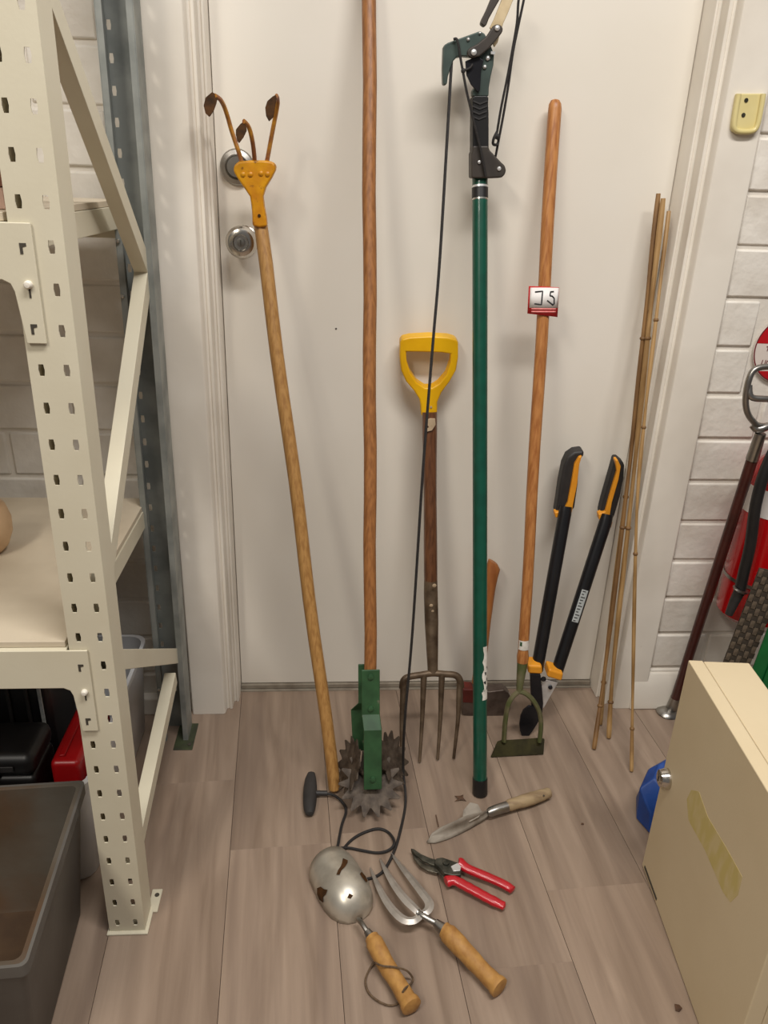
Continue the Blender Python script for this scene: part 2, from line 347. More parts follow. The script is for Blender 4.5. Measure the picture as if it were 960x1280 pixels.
db = MB().lathe(d0, (0,-1,0), [(0.0, 0), (0.030, 0), (0.0305, 0.004), (0.028, 0.009), (0.021, 0.012), (0.019, 0.010), (0.018, 0.013), (0.0165, 0.019), (0.0, 0.0195)], 28).build('deadbolt', 'satin_steel', door, angle=30)
tag(db, 'round metal deadbolt cylinder')
MB().box((d0.x-0.0012, -0.0205, d0.z-0.006), (d0.x+0.0012, -0.0193, d0.z+0.006)).build('keyhole', 'slot_dark', db)
for px in ((0.0123,0.0000,0.8434), (-0.2215,0.0000,0.4544)):
    MB().lathe(Vector(px) + Vector((0.0, 0.001, 0)), (0,-1,0), [(0.0, 0), (0.0022, 0), (0.0018, 0.0015), (0.0, 0.0016)], 8).build('screw_hole', 'slot_dark', door)

# ---------------------------------------------------------------- steel shelving unit
TL = 0.008
shelf = thing('shelving_unit', (-0.316, -0.40, 0), 'cream perforated steel shelving unit with diagonal end braces beside the door', 'shelving')
def tilt(o_mb):
    for p in o_mb.v: p.x += TL * p.z
    return o_mb
def upright(x0, x1, yf, yb, ztop, zoff, pitch=0.04408, ho=0.0139):
    s = MB(); xm = (x0 + x1) / 2; hw = 0.0036; hh = 0.0068
    cols = [(x0, xm, xm - ho), (xm, x1, xm + ho)]
    z = 0.0
    n = int((ztop - zoff) / pitch)
    zs = [0.0] + [zoff + pitch * (i - 0.5) for i in range(1, n + 1)]
    for i in range(len(zs) - 1):
        za, zb = zs[i], zs[i+1]; zc = zoff + pitch * i
        for a, b, cx in cols:
            outer = [(a, za), (cx, za), (b, za), (b, zc), (b, zb), (cx, zb), (a, zb), (a, zc)]
            inner = [(cx-hw*0.75, zc-hh), (cx, zc-hh), (cx+hw*0.75, zc-hh), (cx+hw, zc), (cx+hw*0.75, zc+hh), (cx, zc+hh), (cx-hw*0.75, zc+hh), (cx-hw, zc)]
            vs = [(p[0], yf, p[1]) for p in outer + inner]
            s.add(vs, [(q, (q+1) % 8, 8 + (q+1) % 8, 8 + q) for q in range(8)])
    zt = zs[-1]; sg = 1 if yb > yf else -1; r = 0.0
    for x, inx in ((x0, 1), (x1, -1)):
        for i in range(len(zs) - 1):
            za, zb = zs[i], zs[i+1]; zc = zoff + pitch * i
            s.add([(x, yf, za), (x, yb, za), (x, yb, zb), (x, yf, zb), (x, yf, zc)], [(0, 1, 2, 3, 4)])
        s.add([(x, yb, 0), (x + inx*0.009, yb, 0), (x + inx*0.009, yb, zt), (x, yb, zt)], [(0, 1, 2, 3)])
        s.add([(x + inx*0.009, yb, 0), (x + inx*0.009, yb - sg*0.008, 0), (x + inx*0.009, yb - sg*0.008, zt), (x + inx*0.009, yb, zt)], [(0, 1, 2, 3)])
    return tilt(s)
XA, XB = -0.3432, -0.2892
u1 = upright(XA, XB, -0.633, -0.588, 1.95, 0.0219).build('upright', 'cream_steel', shelf, solid=0.0018, smooth=False)
tag(u1, 'cream front upright with two columns of slots')
u2 = upright(XA - 0.008, XB - 0.008, -0.130, -0.180, 1.95, 0.035, ho=0.0215).build('upright', 'galvanised', shelf, solid=0.0018, smooth=False)
tag(u2, 'bare galvanised rear upright')
for src_u, m in ((u1, 0), (u2, 1)):
    c = src_u.copy(); COL.objects.link(c); c.location.x -= 0.92
# feet
tilt(MB().box((XA - 0.004, -0.640, 0.0), (XB + 0.006, -0.585, 0.0035))).build('foot_plate', 'cream_steel', shelf, bevel=0.001)
MB().box((XB - 0.004, -0.600, 0.0), (XB + 0.013, -0.556, 0.003)).build('foot_plate', 'cream_steel', shelf, bevel=0.001)
MB().lathe((XB + 0.006, -0.568, 0.003), (0,0,1), [(0.0,0),(0.004,0),(0.0038,0.0006),(0.0,0.0007)], 12).build('foot_hole', 'slot_dark', shelf)
MB().box((XA + 0.020, -0.210, 0.0), (XB + 0.006, -0.125, 0.002)).build('foot_plate', 'green_floor_pad', shelf, bevel=0.001)
MB().lathe((XB - 0.002, -0.195, 0.003), (0,0,1), [(0.0,0),(0.004,0),(0.0038,0.0006),(0.0,0.0007)], 12).build('foot_hole', 'slot_dark', shelf)
# end braces: folded channels
def brace(p0, p1, wdt=0.030, dpt=0.022):
    p0 = Vector(p0); p1 = Vector(p1); w = (p1 - p0).normalized(); u = Vector((1,0,0)); v = w.cross(u).normalized(); t = 0.0018; h = wdt/2
    sec = [(dpt/2, -h), (dpt/2, h), (-dpt/2, h), (-dpt/2, h-0.006), (-dpt/2+t, h-0.006), (-dpt/2+t, h-t), (dpt/2-t, h-t), (dpt/2-t, -h+t), (-dpt/2+t, -h+t), (-dpt/2+t, -h+0.006), (-dpt/2, -h+0.006), (-dpt/2, -h)]
    return MB().prism([p0 + u*a + v*b for a, b in sec], p1 - p0).build('brace', 'cream_steel', shelf, bevel=0.0012)
bx = -0.316
def by(x, y, z): return (x + TL*z, y, z)
brace(by(bx, -0.598, 1.345), by(bx, -0.165, 0.965))
brace(by(bx, -0.165, 0.955), by(bx, -0.600, 0.555))
brace(by(bx, -0.600, 0.492), by(bx, -0.165, 0.205))
brace(by(bx, -0.205, 0.180), by(bx, -0.600, 0.085))
def bolt(p, ax, r=0.0045):
    MB().lathe(p, ax, [(0.0,0),(r,0),(r,0.002),(r*0.75,0.004),(0.0,0.0046)], 10).build('bolt', 'zinc_bolt', shelf)
for px in ((-0.3041,-0.1800,1.0102), (-0.3069,-0.1800,0.9224), (-0.3092,-0.1800,0.2224), (-0.3141,-0.1800,0.1345)):
    bolt((px[0], -0.181, px[2]), (0,-1,0))
for px in ((-0.3396,-0.1800,1.0079), (-0.3407,-0.1800,0.9216), (-0.3465,-0.1800,0.1349)):
    bolt((px[0], -0.181, px[2]), (0,-1,0), 0.0035)
# beams with hook brackets
def beam(z0, z1, zb, name='beam', lip=True):
    xr = TL * z1
    pts = [(-1.25, z1), (XA + 0.024 + xr - 0.0005, z1), (XA + 0.024 + TL*zb, zb), (XA + 0.003 + TL*zb, zb), (XA - 0.003 + xr, z0 - 0.012), (XA - 0.006 + xr, z0 - 0.004), (XA - 0.014 + xr, z0), (-1.25, z0)]
    o = MB().prism([(x, -0.638, z) for x, z in pts], (0, 0.003, 0)).build(name, 'cream_steel', shelf, bevel=0.001)
    MB().box((-1.25, -0.636, z1 - 0.004), (XA - 0.004 + xr, -0.610, z1)).build('beam_lip', 'cream_steel', o, bevel=0.001)
    for q, (fx, fz) in enumerate(((0.0135, 0.80), (0.0135, 0.48), (0.0135, 0.13))):
        zz = zb + (z1 - zb) * fz; xx = XA + fx + TL * zz
        if q == 1:
            MB().lathe((xx, -0.638, zz + 0.003), (0,-1,0), [(0.0,0),(0.0045,0),(0.0045,0.003),(0.003,0.0055),(0.0,0.006)], 12).build('locking_pin', 'white_pin', o)
            MB().box((xx - 0.0008, -0.6385, zz - 0.011), (xx + 0.0012, -0.6375, zz)).build('slot', 'slot_dark', o)
        else:
            MB().prism([(xx-0.004, -0.6385, zz+0.005), (xx+0.003, -0.6385, zz+0.005), (xx+0.003, -0.6385, zz+0.002), (xx-0.001, -0.6385, zz+0.001), (xx-0.001, -0.6385, zz-0.006), (xx-0.004, -0.6385, zz-0.006)], (0, 0.001, 0)).build('slot', 'slot_dark', o)
    return o
beam(0.4737, 0.5330, 0.4020)
beam(1.0015, 1.0595, 0.9340)
for z in (0.5330, 1.0595):
    MB().box((-1.25, -0.150, z - 0.05), (XA + TL*z - 0.006, -0.138, z)).build('rear_beam', 'cream_steel', shelf, bevel=0.001)
    MB().box((XA + TL*z - 0.022, -0.606, z - 0.034), (XA + TL*z - 0.004, -0.152, z)).build('side_rail', 'cream_steel', shelf, bevel=0.001)
    MB().box((-1.25, -0.630, z + 0.0005), (XA + TL*z - 0.006, -0.138, z + 0.0095)).build('shelf_board', 'deck_board', shelf, bevel=0.001)

# ---------------------------------------------------------------- things on the shelves
pb = (-0.5467,-0.3684,0.5430)
tag(solo(MB().lathe(pb, (0,0,1), [(0.0,0.0),(0.022,0.0),(0.034,0.012),(0.043,0.035),(0.044,0.055),(0.038,0.078),(0.028,0.090),(0.030,0.096),(0.025,0.097),(0.022,0.09),(0.0,0.085)], 24), pb).build('clay_pot', 'peach_clay', angle=60), 'pale peach rounded pot cut off at the left edge on the middle shelf board', 'pot')
cb = thing('cardboard_box', (-0.395, -0.56, 1.0695), 'small brown and pinkish cardboard box on the top shelf board behind the upright', 'box')
MB().box((-0.46, -0.59, 1.0695), (-0.352, -0.50, 1.092)).build('box_base', 'pink_card', cb, bevel=0.001)
MB().box((-0.462, -0.592, 1.0925), (-0.350, -0.498, 1.13)).build('box_lid', 'brown_card', cb, bevel=0.001)

# ---------------------------------------------------------------- under the shelf
wt = thing('storage_tub', (-0.58, -0.32, 0), 'long white plastic storage tub under the shelving behind the cream upright', 'tub')
def tapered(x0, x1, y0, y1, h, t, ins, rot=0.0, piv=(0,0,0), r=0.03):
    def ring(i, z, inset):
        a0, a1, b0, b1 = x0 + inset, x1 - inset, y0 + inset, y1 - inset; rr = max(r - max(inset - ins, 0), 0.006); out = []
        for cx, cy, s in ((a1-rr, b0+rr, -90), (a1-rr, b1-rr, 0), (a0+rr, b1-rr, 90), (a0+rr, b0+rr, 180)):
            for q in range(5):
                aa = math.radians(s + q * 22.5); out.append(Vector((cx + rr*math.cos(aa), cy + rr*math.sin(aa), z)))
        if rot:
            R3 = Matrix.Rotation(rot, 3, 'Z'); pv = Vector(piv); out = [pv + R3 @ (p - pv) for p in out]
        return out
    return ring
rg = tapered(-0.79, -0.380, -0.550, -0.105, 0.21, 0.004, 0.012)
MB().loft([rg(0, 0.0, 0.022), rg(0, 0.006, 0.014), rg(0, 0.206, 0.003), rg(0, 0.206, -0.002), rg(0, 0.217, -0.002), rg(0, 0.217, 0.005), rg(0, 0.02, 0.018), rg(0, 0.012, 0.024)]).build('tub_body', 'white_tub', wt, angle=50)
rb = thing('red_case', (-0.45, -0.32, 0.0), 'bright red plastic case lying in the white storage tub under the shelving', 'case')
MB().box((-0.440,-0.510,0.0125),(-0.410,-0.345,0.16)).build('case_body', 'red_plastic', rb, bevel=0.006, seg=3)
lid = MB().box((-0.443,-0.518,0.1605),(-0.396,-0.340,0.243)).build('case_lid', 'red_plastic', rb, bevel=0.009, seg=3)
MB().box((-0.430,-0.505,0.2435),(-0.422,-0.36,0.247)).build('lid_ridge', 'red_plastic', lid, bevel=0.001)
bc = thing('tool_case', (-0.6, -0.30, 0.013), 'tall black plastic tool case with grey edge trims standing in the white tub', 'case')
MB().box((-0.70,-0.42,0.013),(-0.468,-0.30,0.44)).build('case_shell', 'black_plastic', bc, bevel=0.012, seg=3)
MB().box((-0.484,-0.424,0.05),(-0.478,-0.4205,0.42)).build('edge_trim', 'label_grey', bc, bevel=0.001)
MB().box((-0.486,-0.432,0.415),(-0.466,-0.4205,0.432)).build('latch', 'label_grey', bc, bevel=0.004)
for xx in (-0.60, -0.535, -0.505):
    MB().box((xx,-0.426,0.05),(xx+0.006,-0.4205,0.43)).build('rib', 'charcoal_rubber', bc, bevel=0.002)
MB().box((-0.578,-0.436,0.37),(-0.562,-0.421,0.425)).build('latch', 'zinc_bolt', bc, bevel=0.003)
fc = thing('drill_case', (-0.62, -0.49, 0.013), 'low black moulded drill case with ridged lid between the tubs at the left edge', 'case')
MB().box((-0.72,-0.530,0.013),(-0.462,-0.440,0.225)).build('case_shell', 'black_plastic', fc, bevel=0.010, seg=3)
MB().box((-0.72,-0.534,0.226),(-0.460,-0.438,0.268)).build('case_lid', 'black_plastic', fc, bevel=0.016, seg=4)
MB().box((-0.70,-0.5375,0.242),(-0.49,-0.5345,0.252)).build('lid_ridge', 'charcoal_rubber', fc, bevel=0.001)
MB().lathe((-0.525,-0.5345,0.234),(0,-1,0),[(0.0,0),(0.007,0),(0.007,0.002),(0.005,0.0025),(0.0045,0.001),(0.0,0.001)],14).build('button', 'charcoal_rubber', fc)

tubp = (-0.37, -0.565, 0)
mt = thing('mixing_tub', (-0.60, -0.72, 0), 'dirty dark grey plastic tub on the floor in front of the shelving', 'tub')
rg = tapered(-0.82, -0.3715, -0.872, -0.566, 0.25, 0.006, 0.03, rot=0.062, piv=tubp, r=0.009)
MB().loft([rg(0, 0.0, 0.034), rg(0, 0.008, 0.028), rg(0, 0.232, 0.006), rg(0, 0.232, 0.0), rg(0, 0.25, 0.0), rg(0, 0.25, 0.004)], cap=False).build('tub_wall', 'tub_outside', mt, angle=50)
MB().loft([rg(0, 0.25, 0.004), rg(0, 0.2495, 0.010), rg(0, 0.03, 0.034), rg(0, 0.022, 0.04)], cap=False).build('tub_lining', 'tub_inside', mt, angle=50)
r0 = rg(0, 0.026, 0.038); cen = sum(r0, Vector()) / len(r0)
MB().add(r0 + [cen], [(i, (i+1) % len(r0), len(r0)) for i in range(len(r0))]).add(rg(0, 0.001, 0.035), [tuple(range(20))]).build('tub_floor', 'tub_dirt', mt)

# ---------------------------------------------------------------- three-tine cultivator
P0 = (0.0154,-0.3385,0.0000); P1 = (-0.1203,-0.0780,1.0305)
F = Frame(P0, P1)
cu = thing('cultivator', P0, 'upside-down three-tine hand cultivator with rusty yellow head on a pale wooden handle', 'cultivator')
n = 14
MB().tube([F(0,0,0.004), F(0,0,0.008)] + [F(0.0015*math.sin(i), 0.0, F.len*i/n + 0.012) for i in range(n)] + [F(0,0,F.len+0.04)], [0.0085, 0.0122] + [0.0122]*n + [0.0115], 14).build('handle', 'ash_wood', cu)
HY = -0.080
hc = MB(); sx, sy, ss = 240, 90, 5.33
head = [(-0.1333,-0.0950,1.0312),(-0.1332,-0.0950,1.0476),(-0.1335,-0.0950,1.0619),(-0.1359,-0.0950,1.0784),(-0.1454,-0.0950,1.0921),(-0.1561,-0.0950,1.1068),(-0.1621,-0.0950,1.1170),(-0.1602,-0.0950,1.1262),(-0.1525,-0.0950,1.1319),(-0.1351,-0.0950,1.1343),(-0.1104,-0.0950,1.1352),(-0.0967,-0.0950,1.1338),(-0.0907,-0.0950,1.1286),(-0.0921,-0.0950,1.1205),(-0.0986,-0.0950,1.1087),(-0.1090,-0.0950,1.0933),(-0.1140,-0.0950,1.0791),(-0.1124,-0.0950,1.0626),(-0.1098,-0.0950,1.0483),(-0.1082,-0.0950,1.0315),(-0.1211,-0.0950,1.0296)]
hob = MB().prism(head, (0, 0.026, 0)).build('head_socket', 'yellow_paint', cu, bevel=0.006, seg=3)
for p in [(-0.1459,-0.0945,1.1125),(-0.1335,-0.0945,1.1129),(-0.1160,-0.0945,1.1149),(-0.1053,-0.0945,1.1143)]:
    MB().lathe(p, (0,-1,0), [(0.0,0),(0.0042,0),(0.004,0.002),(0.002,0.0035),(0.0,0.0036)], 10).build('rivet', 'yellow_paint', hob)
MB().lathe((-0.1211,-0.0945,1.0487), (0,-1,0), [(0.0,0),(0.003,0),(0.0025,0.002),(0.0,0.0022)], 8).build('rivet', 'rust', hob)
tines = [[(-0.1478,-0.0820,1.1291),(-0.1517,-0.0800,1.1416),(-0.1581,-0.0780,1.1607),(-0.1642,-0.0780,1.1796),(-0.1687,-0.0820,1.1980),(-0.1728,-0.0940,1.2134),(-0.1768,-0.1100,1.2216),(-0.1832,-0.1220,1.2250)],
         [(-0.1267,-0.0860,1.1309),(-0.1265,-0.0940,1.1444),(-0.1276,-0.1020,1.1609),(-0.1302,-0.1100,1.1771),(-0.1339,-0.1180,1.1863),(-0.1384,-0.1260,1.1904)],
         [(-0.1072,-0.0820,1.1316),(-0.1043,-0.0800,1.1444),(-0.0993,-0.0780,1.1673),(-0.0941,-0.0780,1.1900),(-0.0890,-0.0840,1.2097),(-0.0855,-0.0960,1.2241),(-0.0869,-0.1100,1.2293)]]
for t in tines:
    MB().tube(curve(t, 4), [0.0046]*(len(t)*4-8) + [0.004]*5, 8, flat=0.8).build('tine', 'tine_rust', cu)
blades = [[(-0.1786,-0.1180,1.2251),(-0.1874,-0.1280,1.2285),(-0.1962,-0.1340,1.2206),(-0.1988,-0.1400,1.2090),(-0.1958,-0.1460,1.1982),(-0.1893,-0.1500,1.1926),(-0.1837,-0.1450,1.2008),(-0.1803,-0.1350,1.2121)],
          [(-0.1375,-0.1230,1.1913),(-0.1446,-0.1300,1.1852),(-0.1509,-0.1360,1.1772),(-0.1508,-0.1400,1.1695),(-0.1484,-0.1440,1.1608),(-0.1455,-0.1460,1.1570),(-0.1389,-0.1420,1.1655),(-0.1343,-0.1330,1.1758)],
          [(-0.0863,-0.1080,1.2316),(-0.0930,-0.1160,1.2275),(-0.1009,-0.1240,1.2202),(-0.1040,-0.1300,1.2102),(-0.1025,-0.1360,1.1982),(-0.0977,-0.1400,1.1902),(-0.0913,-0.1350,1.1965),(-0.0889,-0.1220,1.2134)]]
for b in blades:
    MB().prism(b, (0.001, 0.004, 0.0015)).build('blade', 'rust', cu, bevel=0.0012)

# ---------------------------------------------------------------- star-wheel tiller
A0 = Vector((0.0824,-0.3595,0.0620)); T1 = Vector((0.0611,-0.0450,1.3775))
F = Frame(A0, T1)
ti = thing('star_wheel_tiller', (0.0849,-0.3405,0.0000), 'rotary star-wheel tiller with green bracket on the tallest brown wooden handle', 'tiller')
zb = 0.218
n = 16; top = F.len + 0.22
MB().tube([F(0.001*math.sin(i*1.7), 0, zb - 0.02 + (top - zb + 0.02)*i/n) for i in range(n+1)] + [F(0,0,top+0.006)], [0.0116]*(n+1) + [0.008], 14).build('handle', 'brown_wood', ti)
br = MB()
pts = [(0.0, 0.016, 0.218), (0.0, 0.016, 0.13), (0.003, 0.030, 0.105), (0.003, 0.032, -0.014)]
for i in range(3):
    a, b = pts[i], pts[i+1]
    br.add([F(a[0]-0.017, a[1], a[2]), F(a[0]+0.017, a[1], a[2]), F(b[0]+0.017, b[1], b[2]), F(b[0]-0.017, b[1], b[2]),
            F(a[0]-0.017, a[1]-0.004, a[2]), F(a[0]+0.017, a[1]-0.004, a[2]), F(b[0]+0.017, b[1]-0.004, b[2]), F(b[0]-0.017, b[1]-0.004, b[2])],
           [(0,1,2,3), (7,6,5,4), (0,4,5,1), (1,5,6,2), (2,6,7,3), (3,7,4,0)])
fr_arm = br.build('bracket_arm', 'green_paint', ti, bevel=0.0015)
for p in ((0.0, 0.016, 0.205), (0.0, 0.016, 0.142), (0.003, 0.032, 0.008)):
    MB().lathe(F(*p), F.v, [(0.0,0),(0.0055,0),(0.005,0.003),(0.0,0.004)], 12).build('bolt', 'green_paint', fr_arm)
br = MB(); pts = [(-0.006, -0.013, 0.218), (-0.006, -0.013, 0.140), (-0.020, -0.032, 0.118), (-0.016, -0.036, 0.03)]
for i in range(3):
    a, b = pts[i], pts[i+1]
    br.add([F(a[0]-0.016, a[1], a[2]), F(a[0]+0.016, a[1], a[2]), F(b[0]+0.016, b[1], b[2]), F(b[0]-0.016, b[1], b[2]),
            F(a[0]-0.016, a[1]-0.004, a[2]), F(a[0]+0.016, a[1]-0.004, a[2]), F(b[0]+0.016, b[1]-0.004, b[2]), F(b[0]-0.016, b[1]-0.004, b[2])],
           [(0,1,2,3), (7,6,5,4), (0,4,5,1), (1,5,6,2), (2,6,7,3), (3,7,4,0)])
br.build('bracket_arm', 'green_paint', ti, bevel=0.0015)
MB().tube([F(0.003, 0.030, 0.008), F(-0.038, -0.026, 0.008)], 0.005, 10).build('axle', 'star_steel', ti)
def star(c, axis, R, r, nt, dish, name='star_wheel', ph=0.0):
    c = Vector(c); w = Vector(axis).normalized(); a = Vector((1,0,0)); a = (a - w*a.dot(w)).normalized(); b = w.cross(a)
    ring = []
    for k in range(nt):
        t0 = 2*math.pi*k/nt + ph; q = math.pi/nt
        for dt, rr, dd in ((-0.95*q, r, 0.0), (-0.16*q, R*0.985, dish), (0.12*q, R, dish), (0.80*q, r, 0.0)):
            ring.append(c + a*(rr*math.cos(t0+dt)) + b*(rr*math.sin(t0+dt)) + w*dd)
    off = w * -0.0026; n = len(ring); m = MB()
    m.add(ring + [c + w*(-dish*0.4)] + [p + off for p in ring] + [c + w*(-dish*0.4) + off],
          [(i, (i+1) % n, n) for i in range(n)] + [(n+1+(i+1) % n, n+1+i, 2*n+1) for i in range(n)] + [(i, n+1+i, n+1+(i+1) % n, (i+1) % n) for i in range(n)])
    return m.build(name, 'star_steel', ti, angle=25)
star(A0 + Vector((0.000, -0.014, -0.010)), (0.06, -0.62, 0.78), 0.062, 0.044, 14, 0.004)
star(A0 + Vector((-0.040, 0.016, 0.010)), (-0.90, -0.20, 0.36), 0.054, 0.041, 12, 0.004, ph=0.2)
star(A0 + Vector((0.046, 0.034, 0.008)), (0.80, -0.30, 0.50), 0.054, 0.041, 12, 0.004, ph=0.1)

# ---------------------------------------------------------------- garden fork
P0 = (0.2097,-0.2550,0.0000); P1 = (0.1938,-0.0220,0.8221)
F = Frame(P0, P1)
fk = thing('garden_fork', P0, 'four-tine garden fork with yellow D-handle leaning against the door', 'fork')
Y0, Y1 = P0[1], P1[1]
shaft_b = Vector((0.2147,-0.1090,0.3190)); shaft_t = Vector((0.1989,-0.0420,0.6916))
MB().tube([shaft_b + (shaft_t - shaft_b)*(i/8) for i in range(9)], [0.0138, 0.0142, 0.0142, 0.0138, 0.0134, 0.0134, 0.0138, 0.0148, 0.0150], 14).build('shaft', 'fork_wood', fk)
neck = Vector((0.2196,-0.1780,0.1642))
MB().tube([shaft_b + (shaft_t-shaft_b)*0.10, shaft_b, shaft_b.lerp(neck, 0.35), shaft_b.lerp(neck, 0.7), neck], [0.0138, 0.0148, 0.0145, 0.0125, 0.0105], 14).build('socket', 'fork_steel', fk)
MB().prism([(0.1967,-0.0665,0.6678), (0.1906,-0.0665,0.6742), (0.1903,-0.0660,0.6806), (0.1980,-0.0660,0.6843), (0.2076,-0.0650,0.6838), (0.2090,-0.0660,0.6727), (0.2024,-0.0665,0.6613), (0.1891,-0.0670,0.6580)], (0, 0.006, 0)).build('worn_patch', 'bare_wood', fk)
for p_, r_ in (((0.2183,-0.1280,0.3468), 0.0045), ((0.2133,-0.1350,0.3034), 0.004), ((0.2171,-0.1370,0.2911), 0.003)):
    MB().lathe(p_, (0,-1,0), [(0.0,0),(r_,0),(r_*0.8,0.0006),(0.0,0.0008)], 9).build('paint_fleck', 'bare_wood', fk)
# head with shoulders and tines
tip = [(0.1534,-0.2585,0.0040),(0.1910,-0.2623,0.0040),(0.2295,-0.2560,0.0040),(0.2638,-0.2540,0.0040)]
sho = [(0.1577,-0.1860,0.1503),(0.2003,-0.1820,0.1643),(0.2382,-0.1820,0.1657),(0.2768,-0.1860,0.1501)]
mids = [[(0.1538,-0.2220,0.0750)][0], [(0.1968,-0.2220,0.0742)][0], [(0.2350,-0.2220,0.0760)][0], [(0.2723,-0.2220,0.0753)][0]]
MB().tube(curve([[(0.1555,-0.1900,0.1367)][0], [(0.1574,-0.1870,0.1534)][0], [(0.1676,-0.1840,0.1605)][0], [(0.1952,-0.1820,0.1644)][0], [(0.2182,-0.1800,0.1665)][0], [(0.2425,-0.1820,0.1657)][0], [(0.2661,-0.1840,0.1640)][0], [(0.2759,-0.1870,0.1542)][0], [(0.2795,-0.1900,0.1373)][0]], 5), 0.0072, 10).build('head_bar', 'fork_steel', fk)
for s_, m_, t_ in zip(sho, mids, tip):
    MB().tube(curve([Vector(s_), Vector(s_).lerp(Vector(m_), 0.5), m_, t_], 5), [0.0070 - 0.0040*i/15 for i in range(16)], 10).build('tine', 'fork_steel', fk)
DY = -0.028
outer = [(0.1827,-0.0440,0.6825),(0.1804,-0.0440,0.7057),(0.1762,-0.0440,0.7182),(0.1659,-0.0440,0.7332),(0.1489,-0.0440,0.7521),(0.1385,-0.0440,0.7736),(0.1349,-0.0440,0.7975),(0.1344,-0.0440,0.8278),(0.1378,-0.0440,0.8344),(0.1529,-0.0440,0.8383),(0.1896,-0.0440,0.8412),(0.2267,-0.0440,0.8399),(0.2416,-0.0440,0.8360),(0.2462,-0.0440,0.8301),(0.2484,-0.0440,0.7997),(0.2459,-0.0440,0.7755),(0.2352,-0.0440,0.7536),(0.2204,-0.0440,0.7314),(0.2134,-0.0440,0.7118),(0.2146,-0.0440,0.6829)]
inner = [(0.1873,-0.0440,0.7399),(0.1704,-0.0440,0.7511),(0.1560,-0.0440,0.7712),(0.1484,-0.0440,0.7925),(0.1468,-0.0440,0.8097),(0.1675,-0.0440,0.8101),(0.2154,-0.0440,0.8097),(0.2329,-0.0440,0.8074),(0.2340,-0.0440,0.7914),(0.2275,-0.0440,0.7671),(0.2138,-0.0440,0.7491),(0.2008,-0.0440,0.7401)]
hm = MB(); off = Vector((0, 0.026, 0.004)); 
bmx = bmesh.new()
def handle_mesh(outer, inner, off):
    mb = MB(); o = [Vector(p) for p in outer]; i_ = [Vector(p) for p in inner]
    # triangulate the ring between outline and opening
    bm = bmesh.new(); vo = [bm.verts.new(p) for p in o]; vi = [bm.verts.new(p) for p in i_]
    ed = [bm.edges.new((vo[k], vo[(k+1) % len(vo)])) for k in range(len(vo))] + [bm.edges.new((vi[k], vi[(k+1) % len(vi)])) for k in range(len(vi))]
    bmesh.ops.triangle_fill(bm, edges=ed, use_beauty=True)
    bm.verts.index_update(); vs = [v.co.copy() for v in bm.verts]; fs = [tuple(v.index for v in f.verts) for f in bm.faces]; bm.free()
    n = len(vs); no = len(o); ni = len(i_)
    side = [(k, (k+1) % no, n + (k+1) % no, n + k) for k in range(no)] + [(no + k, no + (k+1) % ni, n + no + (k+1) % ni, n + no + k) for k in range(ni)]
    mb.add(vs + [p + off for p in vs], fs + [tuple(n + q for q in reversed(f)) for f in fs] + side); return mb
bmx.free()
dh = handle_mesh(outer, inner, off).build('d_handle', 'yellow_plastic', fk, bevel=0.007, seg=4, angle=60)
MB().lathe((0.2008,-0.0445,0.7022), (0,-1,0), [(0.0,0),(0.0024,0),(0.002,0.0012),(0.0,0.0014)], 10).build('rivet', 'bare_wood', dh)

# ---------------------------------------------------------------- pole pruner
P0 = (0.3020,-0.3533,0.0000); PT = (0.2609,-0.0660,1.1081)
F = Frame(P0, PT)
pp = thing('pole_pruner', P0, 'green tubular pole pruner with dark cutting head and black pull cord', 'pruner')
MB().tube([F(0,0,0.03), F(0,0,F.len*0.5), F(0,0,F.len+0.03)], 0.0137, 18).build('pole', 'green_tube', pp)
MB().tube([F(0,0,0.0), F(0,0,0.003), F(0,0,0.035)], [0.0135, 0.0152, 0.0150], 16).build('end_cap', 'black_plastic', pp)
MB().tube([F(0,0,F.len-0.004), F(0,0,F.len-0.0005)], 0.0146, 18).build('collar_ring', 'bright_steel', pp)
MB().tube([F(0,0,F.len-0.0245), F(0,0,F.len-0.0215)], 0.0141, 18).build('collar_ring', 'zinc_bolt', pp)
MB().tube([F(0,0,F.len-0.021), F(0,0,F.len+0.0)], 0.01445, 18).build('collar', 'black_plastic', pp)
LY = -0.085
lb = MB().prism([(0.2409,-0.0830,1.1591),(0.2379,-0.0830,1.1961),(0.2367,-0.0830,1.2180),(0.2350,-0.0830,1.2323),(0.2343,-0.0830,1.2418),(0.2370,-0.0830,1.2448),(0.2582,-0.0830,1.2456),(0.2612,-0.0830,1.2429),(0.2614,-0.0830,1.2333),(0.2635,-0.0830,1.2190),(0.2688,-0.0830,1.1600)], (0, 0.030, 0)).build('grip_sleeve', 'black_plastic', pp, bevel=0.007, seg=3)
for yy in (612, 636, 660, 684):
    MB().prism([Vector((p[0], p[1], p[2] - (yy-600)*0.000314)) for p in [(0.2354,-0.0846,1.2417),(0.2471,-0.0846,1.2379),(0.2595,-0.0846,1.2427),(0.2597,-0.0846,1.2403),(0.2473,-0.0846,1.2355),(0.2355,-0.0846,1.2394)]], (0, 0.004, 0)).build('grip_rib', 'charcoal_rubber', lb)
MB().prism([(0.2419,-0.0840,1.1190),(0.2389,-0.0840,1.1577),(0.2405,-0.0840,1.1615),(0.2398,-0.0840,1.1702),(0.2676,-0.0840,1.1712),(0.2690,-0.0840,1.1650),(0.2805,-0.0840,1.1554),(0.2921,-0.0840,1.1457),(0.2987,-0.0840,1.1409),(0.3011,-0.0840,1.1338),(0.3001,-0.0840,1.1269),(0.2949,-0.0840,1.1223),(0.2879,-0.0840,1.1211),(0.2710,-0.0840,1.1200)], (0, 0.032, 0)).build('cord_bracket', 'pruner_lever', pp, bevel=0.004, seg=3)
